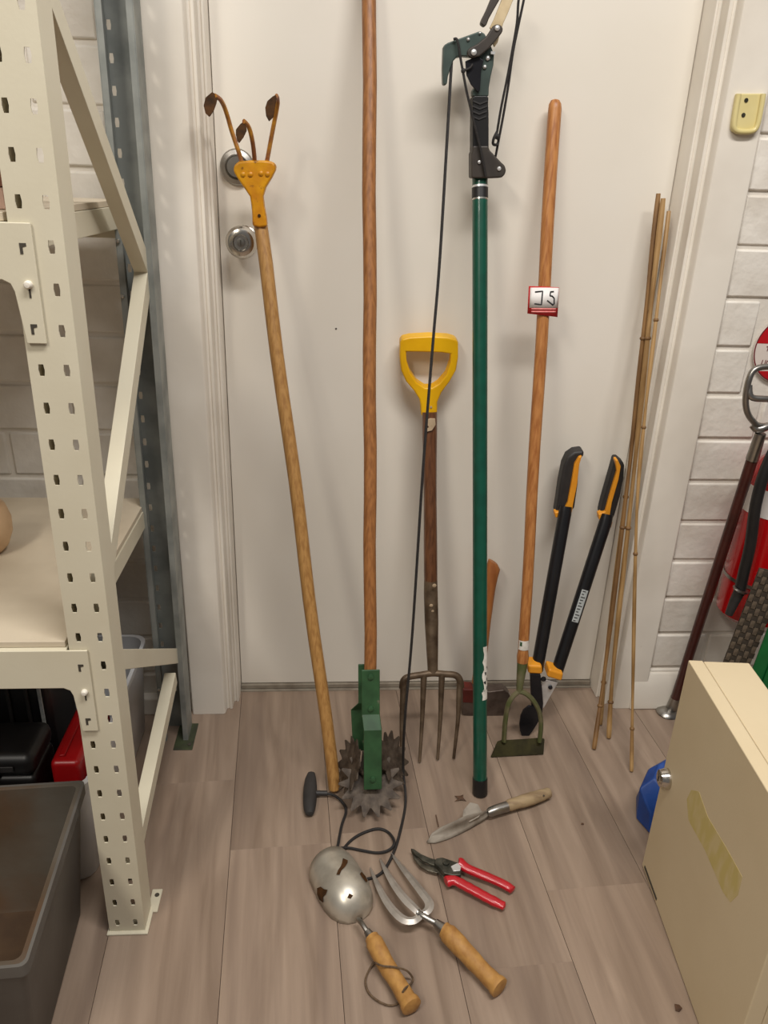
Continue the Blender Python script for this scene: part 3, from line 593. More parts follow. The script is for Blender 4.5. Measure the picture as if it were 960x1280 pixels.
for p, r in (((0.2885,-0.0840,1.1359), 0.0036), ((0.2533,-0.0840,1.1449), 0.003)):
    MB().lathe(p, (0,-1,0), [(0.0,0),(r,0),(r*0.9,0.002),(0.0,0.003)], 12).build('bolt', 'bright_steel', pp)
MB().prism([(0.1813,-0.0820,1.3119),(0.1832,-0.0820,1.3153),(0.1883,-0.0820,1.3185),(0.2390,-0.0820,1.3368),(0.2464,-0.0820,1.3338),(0.2532,-0.0820,1.3262),(0.2610,-0.0820,1.3129),(0.2651,-0.0820,1.3039),(0.2652,-0.0820,1.2901),(0.2624,-0.0820,1.2737),(0.2606,-0.0820,1.2572),(0.2612,-0.0820,1.2449),(0.2468,-0.0820,1.2443),(0.2345,-0.0820,1.2438),(0.2334,-0.0820,1.2514),(0.2409,-0.0820,1.2658),(0.2449,-0.0820,1.2823),(0.2382,-0.0820,1.2982),(0.2274,-0.0820,1.3001),(0.2140,-0.0820,1.3007),(0.2048,-0.0820,1.2991),(0.1985,-0.0820,1.2931),(0.1947,-0.0820,1.2826),(0.1915,-0.0820,1.2709),(0.1906,-0.0820,1.2601),(0.1875,-0.0820,1.2581),(0.1839,-0.0820,1.2598),(0.1819,-0.0820,1.2821)], (0, 0.018, 0)).build('hook_head', 'pruner_green', pp, bevel=0.0025, seg=2)
MB().prism([(0.2176,-0.0880,1.2932),(0.2369,-0.0880,1.3009),(0.2475,-0.0880,1.2956),(0.2446,-0.0880,1.2793),(0.2451,-0.0880,1.2513),(0.2412,-0.0880,1.2497),(0.2295,-0.0880,1.2601),(0.2210,-0.0880,1.2733),(0.2192,-0.0880,1.2829)], (0, 0.005, 0)).build('cutting_blade', 'dark_blade', pp, bevel=0.0012)
MB().prism([(0.2193,-0.0960,1.2991),(0.2180,-0.0960,1.3059),(0.2215,-0.0960,1.3105),(0.2342,-0.0960,1.3171),(0.2477,-0.0960,1.3280),(0.2570,-0.0960,1.3422),(0.2619,-0.0960,1.3453),(0.2685,-0.0960,1.3449),(0.2734,-0.0960,1.3407),(0.2734,-0.0960,1.3351),(0.2663,-0.0960,1.3259),(0.2532,-0.0960,1.3107),(0.2396,-0.0960,1.3000),(0.2279,-0.0960,1.2965)], (0, 0.008, 0)).build('lever', 'pruner_lever', pp, bevel=0.0025, seg=2)
for p, r in (((0.2289,-0.0960,1.3047), 0.0048), ((0.2638,-0.0960,1.3396), 0.0042), ((0.2207,-0.0820,1.3241), 0.0028), ((0.2547,-0.0825,1.2993), 0.0036), ((0.2507,-0.0825,1.2867), 0.0032), ((0.2388,-0.0820,1.3335), 0.002)):
    MB().lathe(p, (0,-1,0), [(0.0,0),(r,0),(r*0.95,0.002),(r*0.5,0.0035),(0.0,0.0038)], 14).build('bolt', 'bright_steel', pp)
MB().prism([(0.2548,-0.0800,1.3423),(0.2604,-0.0800,1.3537),(0.2688,-0.0800,1.3762),(0.2750,-0.0800,1.3939),(0.2789,-0.0800,1.4071),(0.2996,-0.0800,1.4080),(0.2947,-0.0800,1.3926),(0.2882,-0.0800,1.3792),(0.2820,-0.0800,1.3624),(0.2766,-0.0800,1.3500),(0.2726,-0.0800,1.3363),(0.2699,-0.0800,1.3226),(0.2652,-0.0800,1.3156),(0.2621,-0.0800,1.3200),(0.2652,-0.0800,1.3304)], (0, 0.006, 0)).build('saw_arm', 'saw_cream', pp, bevel=0.0012)
MB().prism([(0.2383,-0.0860,1.3463),(0.2397,-0.0860,1.3519),(0.2464,-0.0860,1.3654),(0.2521,-0.0860,1.3798),(0.2581,-0.0860,1.3942),(0.2723,-0.0860,1.3948),(0.2660,-0.0860,1.3794),(0.2581,-0.0860,1.3659),(0.2513,-0.0860,1.3535),(0.2482,-0.0860,1.3445),(0.2449,-0.0860,1.3423)], (0, 0.014, 0)).build('saw_grip', 'pruner_lever', pp, bevel=0.003)
MB().prism([(0.2578,-0.0900,1.3083),(0.2652,-0.0900,1.3079),(0.2645,-0.0900,1.3040),(0.2581,-0.0900,1.3044)], (0, 0.006, 0)).build('spacer', 'bright_steel', pp)
# cords of the pruner head
def cord(pts, r=0.0021, per=5, name='cord'):
    return MB().tube(curve(pts, per), r, 7).build(name, 'cord', pp)
cord([(0.1964,-0.0860,1.3228),(0.2008,-0.0880,1.3231),(0.2042,-0.0900,1.3151),(0.2091,-0.0900,1.2960),(0.2144,-0.0900,1.2779),(0.2224,-0.0900,1.2502),(0.2358,-0.0890,1.2127),(0.2482,-0.0890,1.1790),(0.2584,-0.0890,1.1470),(0.2657,-0.0880,1.1232)])
cord([(0.2142,-0.0910,1.2789),(0.2244,-0.0920,1.2827),(0.2293,-0.0920,1.2886)])
MB().lathe((0.2147,-0.0880,1.2788), (0,-1,0), [(0.0,0),(0.0038,0.001),(0.004,0.004),(0.0,0.006)], 8).build('knot', 'cord', pp)
cord([(0.2980,-0.0820,1.3946),(0.2972,-0.0820,1.3771),(0.2978,-0.0820,1.3506),(0.2944,-0.0820,1.3143),(0.2896,-0.0820,1.2724),(0.2837,-0.0820,1.2294),(0.2806,-0.0800,1.1929)])
cord([(0.3084,-0.0760,1.3962),(0.3063,-0.0760,1.3785),(0.3015,-0.0770,1.3470),(0.2964,-0.0780,1.3103),(0.2935,-0.0780,1.2636),(0.2899,-0.0760,1.2204),(0.2856,-0.0760,1.1834),(0.2833,-0.0700,1.1545)])
cord([(0.2802,-0.0820,1.1928),(0.2750,-0.0850,1.1826),(0.2750,-0.0820,1.1740),(0.2823,-0.0780,1.1732),(0.2844,-0.0780,1.1807),(0.2780,-0.0820,1.1865)], 0.0024)
MB().lathe((0.2799,-0.0800,1.1855), (0,-1,0), [(0.0,0),(0.0045,0.001),(0.005,0.005),(0.0,0.008)], 8).build('knot', 'cord', pp)
# long pull cord down to the floor and its T-handle
long_pts = [Vector(p) for p in [(0.1973,-0.0700,1.3061), (0.1954,-0.0850,1.2540), (0.1864,-0.1500,0.9964), (0.1775,-0.1900,0.8551), (0.1662,-0.2400,0.6384), (0.1559,-0.3000,0.3442), (0.1463,-0.3350,0.1706), (0.1495,-0.3249,0.0450), (0.1519,-0.3716,0.0035),
   (0.1348,-0.4465,0.0030), (0.1176,-0.4974,0.0030), (0.0966,-0.5348,0.0030), (0.0736,-0.5474,0.0030), (0.0515,-0.5467,0.0030), (0.0297,-0.5241,0.0030), (0.0230,-0.4978,0.0030), (0.0394,-0.4677,0.0030), (0.0635,-0.4480,0.0030), (0.0937,-0.4375,0.0030), (0.1139,-0.4477,0.0030), (0.1220,-0.4746,0.0075),
   (0.1123,-0.4893,0.0060), (0.0905,-0.4930,0.0030), (0.0620,-0.4866,0.0030), (0.0391,-0.4805,0.0030), (0.0217,-0.4859,0.0075), (0.0102,-0.4974,0.0030), (0.0045,-0.5146,0.0030), (0.0116,-0.5085,0.0075), (0.0189,-0.4799,0.0070), (0.0268,-0.4277,0.0030), (0.0357,-0.3923,0.0030), (0.0291,-0.3711,0.0045), (0.0137,-0.3564,0.0080), (-0.0019,-0.3528,0.0100)]]
cord(long_pts, 0.0026, 6, 'pull_cord')
th = MB().tube([(-0.0325,-0.2952,0.0100),(-0.0325,-0.2968,0.0100),(-0.0333,-0.3119,0.0100),(-0.0335,-0.3353,0.0100),(-0.0336,-0.3542,0.0100),(-0.0337,-0.3728,0.0100),(-0.0338,-0.3927,0.0100),(-0.0335,-0.4044,0.0100),(-0.0335,-0.4058,0.0100)], [0.004, 0.0075, 0.0112, 0.0135, 0.0140, 0.0132, 0.0112, 0.0075, 0.003], 14, flat=0.72, up=(0,0,1)).build('t_handle', 'charcoal_rubber', pp)
MB().tube([(-0.0252,-0.3519,0.0100),(-0.0169,-0.3510,0.0100),(0.0002,-0.3518,0.0100)], [0.0062, 0.0052, 0.0050], 12).build('handle_stem', 'charcoal_rubber', pp)
# torn paper label on the pole
def wrap_patch(F, r, a0, a1, z0, z1, nz=10, jag=0.0, na=6, seed=1):
    rd = random.Random(seed); mb = MB(); rows = []
    for j in range(nz + 1):
        z = z0 + (z1 - z0) * j / nz; s0 = a0 + rd.uniform(-jag, jag); s1 = a1 + rd.uniform(-jag, jag) * 0.3
        rows.append([F(r*math.sin(s0 + (s1-s0)*k/na), r*math.cos(s0 + (s1-s0)*k/na), z) for k in range(na + 1)])
    return mb.loft(rows, cap=False, closed=False)
zc = (Vector((0.3023,-0.2700,0.2510)) - F.o).dot(F.w)
plb = wrap_patch(F, 0.01395, 0.25, 1.5, zc - 0.062, zc + 0.045, 14, 0.22, seed=4).build('paper_label', 'label_white', pp)
for dz, a in ((0.0, 0.7), (-0.012, 1.0), (-0.018, 0.6), (0.01, 1.1), (-0.03, 1.0)):
    wrap_patch(F, 0.01408, a - 0.16, a + 0.14, zc - 0.012 + dz, zc - 0.006 + dz, 3, 0.12, seed=int(a*10)).build('label_print', 'ink', plb)

# ---------------------------------------------------------------- stirrup hoe
P0 = (0.4067,-0.2405,0.0000); P1 = (0.3890,-0.0220,1.2527)
F = Frame(P0, P1)
ho = thing('hoe', P0, 'push hoe with olive green stirrup blade, wooden handle and a red-edged paper tag', 'hoe')
ferr = Vector((0.4062,-0.1780,0.2220)); topp = Vector((0.3893,-0.0220,1.2503)); axw = (topp - ferr).normalized()
FH = Frame(ferr, topp)
MB().tube([FH(0,0,-0.028), FH(0,0,-0.016), FH(0,0,0.0), FH(0,0,0.03)] + [FH(0.001*math.sin(i*1.3),0,0.03 + (FH.len-0.046)*i/10) for i in range(1, 11)] + [FH(0,0,FH.len-0.008), FH(0,0,FH.len-0.002), FH(0,0,FH.len)],
          [0.0118, 0.0128, 0.0108, 0.0112] + [0.0112 + 0.0006*i/10 for i in range(1, 11)] + [0.0108, 0.0074, 0.002], 14).build('handle', 'hoe_wood', ho)
wrap_patch(FH, 0.0118, -1.2, 1.4, 0.003, 0.024, 4, 0.1, 10).build('paper_label', 'label_white', ho)
wrap_patch(FH, 0.0120, -0.9, -0.5, 0.012, 0.021, 2, 0.05, 3).build('label_print', 'green_paint', ho)
apex = Vector((0.4000,-0.2080,0.1350))
MB().tube([FH(0,0,-0.018), FH(0,0,-0.03), ferr.lerp(apex, 0.7), apex], [0.0118, 0.0114, 0.0085, 0.0062], 14).build('socket', 'hoe_green', ho)
MB().tube(curve([(0.4000,-0.2070,0.1387),(0.3870,-0.2120,0.1297),(0.3767,-0.2170,0.1107),(0.3729,-0.2240,0.0775),(0.3723,-0.2290,0.0522),(0.3723,-0.2340,0.0292)], 5), 0.0058, 8, flat=0.8).build('stirrup_arm', 'hoe_green', ho)
MB().tube(curve([(0.4000,-0.2070,0.1387),(0.4144,-0.2120,0.1350),(0.4308,-0.2170,0.1194),(0.4445,-0.2220,0.0941),(0.4496,-0.2280,0.0647),(0.4491,-0.2340,0.0276)], 5), 0.0062, 8, flat=0.8).build('stirrup_arm', 'hoe_green', ho)
bl = [(0.3591,-0.2329,0.0260),(0.3742,-0.2261,0.0260),(0.3818,-0.2287,0.0260),(0.4228,-0.2261,0.0260),(0.4520,-0.2233,0.0260),(0.4626,-0.2265,0.0260),(0.4581,-0.2453,0.0020),(0.3433,-0.2510,0.0020)]
MB().prism(bl, (0, 0.0035, 0.001)).build('blade', 'hoe_blade_green', ho, bevel=0.0012)
# handwritten tag round the handle
zc = (Vector((0.3899,-0.0750,0.9162)) - FH.o).dot(FH.w)
tg = thing('paper_tag', FH(0, 0.0, zc), 'white paper tag with red border and handwritten figures wrapped round the hoe handle', 'tag')
def tagpt(s_, z, lift=0.0):
    return FH(s_, 0.0135 - 11.0 * s_ * s_ + lift, zc + z)
def tag_sheet(s0, s1, z0, z1, lift, skew0=0.0, skew1=0.0, n=14):
    rows = []
    for i in range(n + 1):
        t = i / n; s_ = s0 + (s1 - s0) * t
        rows.append([tagpt(s_, z0 + skew0 * (2*t - 1) * 0.5, lift), tagpt(s_, z1 + skew1 * (2*t - 1) * 0.5, lift)])
    return MB().loft(rows, cap=False, closed=False)
tag_sheet(-0.030, 0.0265, -0.026, 0.025, 0.0, -0.006, -0.002).build('tag_card', 'tag_red', tg, solid=0.0004)
tag_sheet(-0.0275, 0.0258, -0.0125, 0.0232, 0.0007).build('tag_field', 'tag_white', tg, solid=0.0002)
for z in (-0.0145, -0.0195):
    tag_sheet(-0.024, 0.022, z - 0.0013, z + 0.0013, 0.0007).build('tag_print', 'tag_pink', tg, solid=0.0002)
def stroke(pts, w=0.0014):
    rows = []
    P = []
    for i in range(len(pts) - 1):
        for k in range(6):
            t = k / 6; P.append((pts[i][0] + (pts[i+1][0]-pts[i][0])*t, pts[i][1] + (pts[i+1][1]-pts[i][1])*t))
    P.append(pts[-1])
    MB().tube([tagpt(a, b, 0.0012) for a, b in P], w, 6, flat=0.35, up=FH.v).build('handwriting', 'ink', tg)
stroke([(-0.0195, 0.0155), (-0.0065, 0.0170), (-0.0072, -0.0070), (-0.0195, -0.0055)])
stroke([(0.0150, 0.0165), (0.0085, 0.0160), (0.0078, 0.0090), (0.0120, 0.0085), (0.0165, 0.0045), (0.0170, -0.0050), (0.0145, -0.0075), (0.0030, 0.0005)])

# ---------------------------------------------------------------- hatchet
hx = thing('hatchet', (0.3573,-0.1178,0.0000), 'short hatchet standing on its dark head behind the green pole', 'axe')
hl = curve([(0.3396,-0.0880,0.0552),(0.3427,-0.0780,0.1284),(0.3484,-0.0620,0.2231),(0.3531,-0.0500,0.2973),(0.3580,-0.0420,0.3386)], 5)
rings = []
wd = [0.0165, 0.0135, 0.0125, 0.0135, 0.0165]
for i, p in enumerate(hl):
    f = i / (len(hl)-1) * 4; a = int(min(f, 3)); w_ = wd[a] + (wd[a+1]-wd[a])*(f-a)
    rings.append([p + Vector((w_*math.cos(q*math.pi/6), 0.011*math.sin(q*math.pi/6), 0)) for q in range(12)])
last = Vector((0.3564,-0.0380,0.3552))
rings.append([last + Vector((0.0105*math.cos(q*math.pi/6)+0.001, 0.008*math.sin(q*math.pi/6), 0.001 + 0.006*math.cos(q*math.pi/6)*-1)) for q in range(12)])
MB().loft(rings).build('haft', 'axe_wood', hx, angle=60)
hd = [(0.3025,-0.1120,0.0745),(0.3264,-0.1120,0.0730),(0.3465,-0.1120,0.0692),(0.3626,-0.1120,0.0666),(0.3783,-0.1120,0.0687),(0.3940,-0.1120,0.0709),(0.4048,-0.1120,0.0624),(0.4116,-0.1120,0.0503),(0.4104,-0.1120,0.0261),(0.4032,-0.1120,-0.0031),(0.3959,-0.1120,-0.0116),(0.3774,-0.1120,-0.0088),(0.3528,-0.1120,-0.0047),(0.3324,-0.1120,-0.0019),(0.3121,-0.1120,0.0009),(0.3038,-0.1120,0.0047),(0.3020,-0.1120,0.0495)]
MB().prism(hd, (0, 0.028, 0)).build('axe_head', 'axe_head', hx, bevel=0.003, seg=2)
MB().prism([(0.3013,-0.1135,0.0745),(0.3245,-0.1135,0.0737),(0.3274,-0.1135,0.0371),(0.3030,-0.1135,0.0387)], (0, 0.031, 0)).build('head_band', 'axe_red', hx, bevel=0.002)
MB().tube(curve([(0.3957,-0.0990,0.0607),(0.4030,-0.0990,0.0580),(0.4091,-0.0990,0.0514),(0.4151,-0.0990,0.0399),(0.4157,-0.0990,0.0258),(0.4135,-0.0990,0.0136)], 4), 0.0022, 8).build('cutting_edge', 'bright_steel', hx)

# ---------------------------------------------------------------- loppers
lp = thing('loppers', (0.4295,-0.1875,0.0000), 'black long-handled loppers with orange trim leaning open against the door', 'loppers')
def arm(b, t, grip_b):
    b = Vector(b); t = Vector(t); g = Vector(grip_b)
    MB().tube([b, b.lerp(g, 0.5), g, g.lerp(t, 0.12)], [0.0135, 0.0140, 0.0140, 0.0130], 14, flat=0.85, up=(0,-1,0)).build('handle_tube', 'black_metal', lp)
la0, la1, lag = (0.4487,-0.1550,0.1534), (0.5066,-0.0280,0.6046), (0.4922,-0.0680,0.4842)
ra0, ra1, rag = (0.4912,-0.1550,0.1363), (0.6053,-0.0300,0.5905), (0.5814,-0.0700,0.4672)
arm(la0, la1, lag); arm(ra0, ra1, rag)
for nm, pts, pts2, rng in (
    ('l', [(0.4754,-0.0600,0.4763),(0.4763,-0.0600,0.5051),(0.4767,-0.0600,0.5463),(0.4793,-0.0600,0.5867),(0.4855,-0.0600,0.6060),(0.4983,-0.0600,0.6163),(0.5175,-0.0600,0.6194),(0.5190,-0.0600,0.6087),(0.5105,-0.0600,0.5984),(0.5149,-0.0600,0.5466),(0.5148,-0.0600,0.4934),(0.5065,-0.0600,0.4801)], [(0.4716,-0.0660,0.4849),(0.4900,-0.0660,0.4898),(0.4965,-0.0660,0.5089),(0.4982,-0.0660,0.5546),(0.4996,-0.0660,0.5936),(0.5063,-0.0660,0.6084),(0.5125,-0.0660,0.6107),(0.5096,-0.0660,0.5920),(0.5111,-0.0660,0.5489),(0.5084,-0.0660,0.5031),(0.5085,-0.0660,0.4851),(0.4983,-0.0660,0.4779),(0.4742,-0.0660,0.4730)], [(0.4225,-0.1720,0.1778),(0.4539,-0.1720,0.1755),(0.4575,-0.1720,0.1540),(0.4254,-0.1720,0.1564)]),
    ('r', [(0.5708,-0.0620,0.4765),(0.5730,-0.0620,0.5065),(0.5780,-0.0620,0.5479),(0.5828,-0.0620,0.5884),(0.5838,-0.0620,0.6032),(0.5928,-0.0620,0.6022),(0.6065,-0.0620,0.5921),(0.6095,-0.0620,0.5598),(0.6083,-0.0620,0.5186),(0.6031,-0.0620,0.4766),(0.5974,-0.0620,0.4584)], [(0.5651,-0.0680,0.4821),(0.5782,-0.0680,0.4888),(0.5827,-0.0680,0.5327),(0.5888,-0.0680,0.5792),(0.5817,-0.0680,0.6031),(0.5870,-0.0680,0.6043),(0.5960,-0.0680,0.5896),(0.5959,-0.0680,0.5620),(0.5897,-0.0680,0.5092),(0.5896,-0.0680,0.4804),(0.5984,-0.0680,0.4641),(0.5966,-0.0680,0.4501),(0.5675,-0.0680,0.4701)], [(0.4702,-0.1720,0.1673),(0.5030,-0.1720,0.1555),(0.5016,-0.1720,0.1352),(0.4669,-0.1720,0.1472)])):
    g = MB().prism(pts, (0, 0.028, 0.004)).build('grip', 'charcoal_rubber', lp, bevel=0.006, seg=3)
    MB().prism(pts2, (0, 0.016, 0.002)).build('grip_inlay', 'orange_plastic', g, bevel=0.002, seg=2)
    MB().prism(rng, (0, 0.032, 0.004)).build('orange_ring', 'orange_plastic', lp, bevel=0.005, seg=3)
MB().prism([(0.4299,-0.1720,0.1564),(0.4529,-0.1720,0.1541),(0.4611,-0.1720,0.1132),(0.4675,-0.1720,0.0785),(0.4685,-0.1720,0.0504),(0.4562,-0.1720,0.0400),(0.4439,-0.1720,0.0614)], (0, 0.008, 0)).build('blade_tang', 'dark_blade', lp, bevel=0.0015)
MB().prism([(0.4336,-0.1820,0.0805),(0.4469,-0.1820,0.0747),(0.4588,-0.1820,0.0619),(0.4623,-0.1820,0.0513),(0.4584,-0.1820,0.0351),(0.4511,-0.1820,0.0168),(0.4445,-0.1820,0.0025),(0.4387,-0.1820,-0.0089),(0.4324,-0.1820,-0.0102),(0.4262,-0.1820,-0.0014),(0.4204,-0.1820,0.0145),(0.4173,-0.1820,0.0331),(0.4182,-0.1820,0.0521),(0.4222,-0.1820,0.0681)], (0, 0.006, 0)).build('cutting_blade', 'dark_blade', lp, bevel=0.0015)
MB().prism([(0.4698,-0.1660,0.1360),(0.4954,-0.1660,0.1289),(0.4834,-0.1660,0.0946),(0.4726,-0.1660,0.0633),(0.4619,-0.1660,0.0550),(0.4586,-0.1660,0.0984),(0.4599,-0.1660,0.1225)], (0, 0.006, 0)).build('anvil_blade', 'bright_steel', lp, bevel=0.001)
for p, r in (((0.4792,-0.1670,0.1182), 0.005), ((0.4605,-0.1700,0.1424), 0.006)):
    MB().lathe(p, (0,-1,0), [(0.0,0),(r,0),(r*0.9,0.003),(r*0.4,0.0045),(0.0,0.0046)], 12).build('pivot_bolt', 'dark_blade', lp)
# printed maker's panel on the right handle (too small to read)
rb0 = Vector((0.5119,-0.1350,0.2648)); rb1 = Vector((0.5374,-0.1180,0.3309))
FR = Frame(ra0, rag); za = (rb0 - FR.o).dot(FR.w); zb_ = (rb1 - FR.o).dot(FR.w)
def flatpatch(u0, u1, z0, z1, lift): return MB().loft([[FR(u, math.sqrt(max(0.0, 1-(u/0.0142)**2))*0.0121 + lift, z) for u in (u0, (u0+u1)/2, u1)] for z in (z0, (z0+z1)/2, z1)], cap=False, closed=False)
pl = flatpatch(-0.0075, 0.0065, za, zb_, 0.0004).build('printed_panel', 'label_grey', lp)
nl = 11
for i in range(nl):
    z0 = za + (zb_-za)*(i+0.3)/nl; z1 = za + (zb_-za)*(i+0.62)/nl
    flatpatch(-0.0055, -0.0005 + 0.002*(i % 3), z0, z1, 0.0007).build('print_mark', 'charcoal_rubber', pl)

# ---------------------------------------------------------------- bamboo stakes
def stake(pts, r, m, label):
    P = curve(pts, 8); base_ = P[0]
    rt = thing('bamboo_stake', base_, label, 'stake', 'bamboo stakes beside the door frame')
    rs = [r * (0.85 + 0.15*math.sin(i*0.7)) for i in range(len(P))]
    c = MB().tube(P, rs, 8).build('cane', m, rt)
    for i in range(5, len(P) - 2, 9):
        t = (P[i+1] - P[i-1]).normalized()
        MB().tube([P[i] - t*0.003, P[i] - t*0.001, P[i] + t*0.001, P[i] + t*0.003], [r*0.9, r*1.2, r*1.2, r*0.9], 8).build('node', 'bamboo_node', c)
stake([(0.5722,-0.2307,0.0030), (0.5968,-0.1580,0.1702), (0.6059,-0.0900,0.5689), (0.5994,-0.0570,0.8830), (0.5965,-0.0310,1.1053)], 0.0054, 'bamboo_brown', 'darkest bamboo stake, tallest of the bundle by the door frame')
stake([(0.6167,-0.1957,0.0030), (0.6181,-0.1500,0.1645), (0.6132,-0.0980,0.5721), (0.6050,-0.0660,0.8846), (0.6016,-0.0440,1.0976)], 0.0058, 'bamboo', 'thick bamboo stake in the middle of the bundle by the door frame')
stake([(0.6129,-0.1497,0.0030), (0.6112,-0.1160,0.2037), (0.6147,-0.0620,0.6279), (0.6153,-0.0300,0.9241), (0.6161,-0.0140,1.0600)], 0.0054, 'bamboo', 'bamboo stake at the back of the bundle, foot nearest the door')
stake([(0.6296,-0.3004,0.0030), (0.6321,-0.2300,0.1602), (0.6026,-0.1650,0.5307), (0.6025,-0.1250,0.7137), (0.6093,-0.0850,0.8879), (0.6193,-0.0360,1.0763)], 0.0043, 'bamboo', 'thin bowed bamboo stake standing apart, rightmost foot of the bundle')

# ---------------------------------------------------------------- cane with metal loop handle
P0 = Vector((0.7967,-0.1044,0.0000)); P1 = Vector((0.7879,-0.2050,0.6597))
F = Frame(P0, P1)
cn = thing('seat_cane', P0, 'dark maroon cane with polished metal loop handle beside the fire extinguisher', 'cane')
MB().tube([F(0,0,0.03), F(0,0,F.len*0.5), F(0,0,F.len)], 0.0105, 14).build('shaft', 'maroon_paint', cn)
MB().tube([F(0,0,0.012), F(0,0,0.03), F(0,0,0.045)], [0.014, 0.0125, 0.0112], 14).build('foot_ferrule', 'satin_steel', cn)
MB().lathe(P0 + Vector((-0.012, -0.006, 0.0)), (0.1,0,1), [(0.0,0),(0.026,0.001),(0.024,0.005),(0.013,0.011),(0.0,0.013)], 18).build('foot_cup', 'satin_steel', cn)
P2 = F(0,0,F.len+0.05)
MB().tube([F(0,0,F.len-0.004), F(0,0,F.len), P2], [0.0118, 0.0116, 0.0098], 14).build('neck', 'satin_steel', cn)
MB().tube(curve([(0.7849,-0.2090,0.7224),(0.7654,-0.2130,0.7338),(0.7494,-0.2170,0.7517),(0.7404,-0.2190,0.7761),(0.7385,-0.2190,0.8055),(0.7444,-0.2170,0.8254),(0.7618,-0.2150,0.8317),(0.7858,-0.2150,0.8309),(0.8124,-0.2150,0.8204),(0.8281,-0.2150,0.7943),(0.8294,-0.2130,0.7578),(0.8142,-0.2090,0.7289)], 5, True), 0.0056, 10, closed=True).build('handle_loop', 'satin_steel', cn)
MB().tube(curve([(0.7422,-0.2170,0.7992),(0.7470,-0.2230,0.7802),(0.7695,-0.2250,0.7770),(0.7974,-0.2230,0.7781),(0.8261,-0.2170,0.7858)], 5), 0.0058, 10).build('handle_bar', 'satin_steel', cn)
MB().tube(curve([(0.7734,-0.2050,0.7228),(0.7802,-0.2090,0.7161),(0.7909,-0.2110,0.7188),(0.8003,-0.2090,0.7226)], 4), 0.0072, 10).build('hinge', 'satin_steel', cn)

# ---------------------------------------------------------------- fire extinguisher and its sign
ex0 = Vector((0.893, -0.160, 0.292))
ex = thing('fire_extinguisher', (ex0.x, ex0.y, ex0.z), 'red fire extinguisher with white band and black hose on the brick wall', 'extinguisher')
ER = 0.072
MB().lathe(ex0, (0,0,1), [(0.0,0.004),(0.045,0.0),(0.062,0.003),(ER,0.014),(ER,0.30),(0.070,0.318),(0.060,0.338),(0.042,0.353),(0.020,0.361),(0.018,0.38),(0.0,0.38)], 36).build('cylinder', 'ext_red', ex, angle=40)
MB().lathe(ex0, (0,0,1), [(ER+0.0005,0.244),(ER+0.0008,0.244),(ER+0.0008,0.299),(ER+0.0005,0.299)], 36).build('white_band', 'ext_white', ex)
MB().lathe(ex0 + Vector((0,0,0.38)), (0,0,1), [(0.0,0),(0.021,0),(0.021,0.03),(0.012,0.035),(0.0,0.036)], 18).build('valve', 'satin_steel', ex)
MB().box(tuple(ex0 + Vector((-0.014,-0.09,0.405))), tuple(ex0 + Vector((0.014,0.04,0.415)))).build('lever', 'black_plastic', ex, bevel=0.003)
MB().box(tuple(ex0 + Vector((-0.03,ER-0.004,0.2))), tuple(ex0 + Vector((0.03,0.081,0.26)))).build('wall_bracket', 'black_plastic', ex, bevel=0.002)
hose = curve([ex0 + Vector((0.018,-0.01,0.395)), (0.8182,-0.2350,0.7013), (0.7941,-0.2450,0.6539), (0.7905,-0.2460,0.5831), (0.7988,-0.2460,0.5007), (0.7998,-0.2460,0.4407), (0.8016,-0.2450,0.3925)], 6)
MB().tube(hose, 0.0105, 12).build('hose', 'black_plastic', ex)
MB().tube([(0.8016,-0.2450,0.3996), (0.7958,-0.2450,0.3745), (0.7914,-0.2440,0.3448)], [0.0108, 0.0095, 0.0075], 12).build('nozzle', 'charcoal_rubber', ex)
MB().lathe(ex0 + Vector((0,0,0.092)), (0,0,1), [(ER+0.0003,0),(ER+0.002,0),(ER+0.002,0.007),(ER+0.0003,0.007)], 36).build('strap', 'satin_steel', ex)
MB().tube(curve([Vector(p) for p in ((0.7939,-0.2360,0.4035), (0.7862,-0.2560,0.4076), (0.7988,-0.2590,0.4022), (0.8142,-0.2500,0.3971), (0.8224,-0.2360,0.3927))], 4), 0.003, 8).build('hose_clip', 'satin_steel', ex)
sg0 = Vector((0.8801,-0.0812,0.8372)); SR = 0.0665
sgn = thing('extinguisher_sign', sg0, 'round red and white fire extinguisher sign on the wall above the extinguisher', 'sign')
MB().lathe(sg0 + Vector((0,0.0016,0)), (0,-1,0), [(0.0,0),(SR,0),(SR,0.0014),(0.0,0.0015)], 48).build('sign_plate', 'sign_white', sgn)
def ringmesh(r0, r1, y, n=48): return MB().loft([[sg0 + Vector((r*math.cos(2*math.pi*k/n), y, r*math.sin(2*math.pi*k/n))) for k in range(n)] for r in (r0, r1)], cap=False)
ringmesh(SR-0.0032, SR-0.0008, -0.0004).build('sign_border', 'sign_ink', sgn)
rr = SR - 0.0032
arc = [sg0 + Vector((rr*math.cos(math.radians(a)), -0.0003, rr*math.sin(math.radians(a)))) for a in range(8, 173, 6)]
MB().add(arc, [tuple(range(len(arc)))]).build('red_field', 'sign_red', sgn)
arc = [sg0 + Vector((rr*math.cos(math.radians(a)), -0.0003, rr*math.sin(math.radians(a)))) for a in range(222, 319, 6)]
MB().add(arc, [tuple(range(len(arc)))]).build('red_field', 'sign_red', sgn)
tp = Vector((0.8272,-0.0818,0.8826))
MB().add([tp, tp + Vector((0.02, 0, 0.0)), tp + Vector((0.012, 0, 0.018))], [(0, 1, 2)]).build('sign_symbol', 'sign_white', sgn)
text_mesh('T', 0.013, (0.8365,-0.0818,0.8341), (1,0,0), (0.1,0,1), 0.0002, 'sign_text', 'sign_ink', sgn)
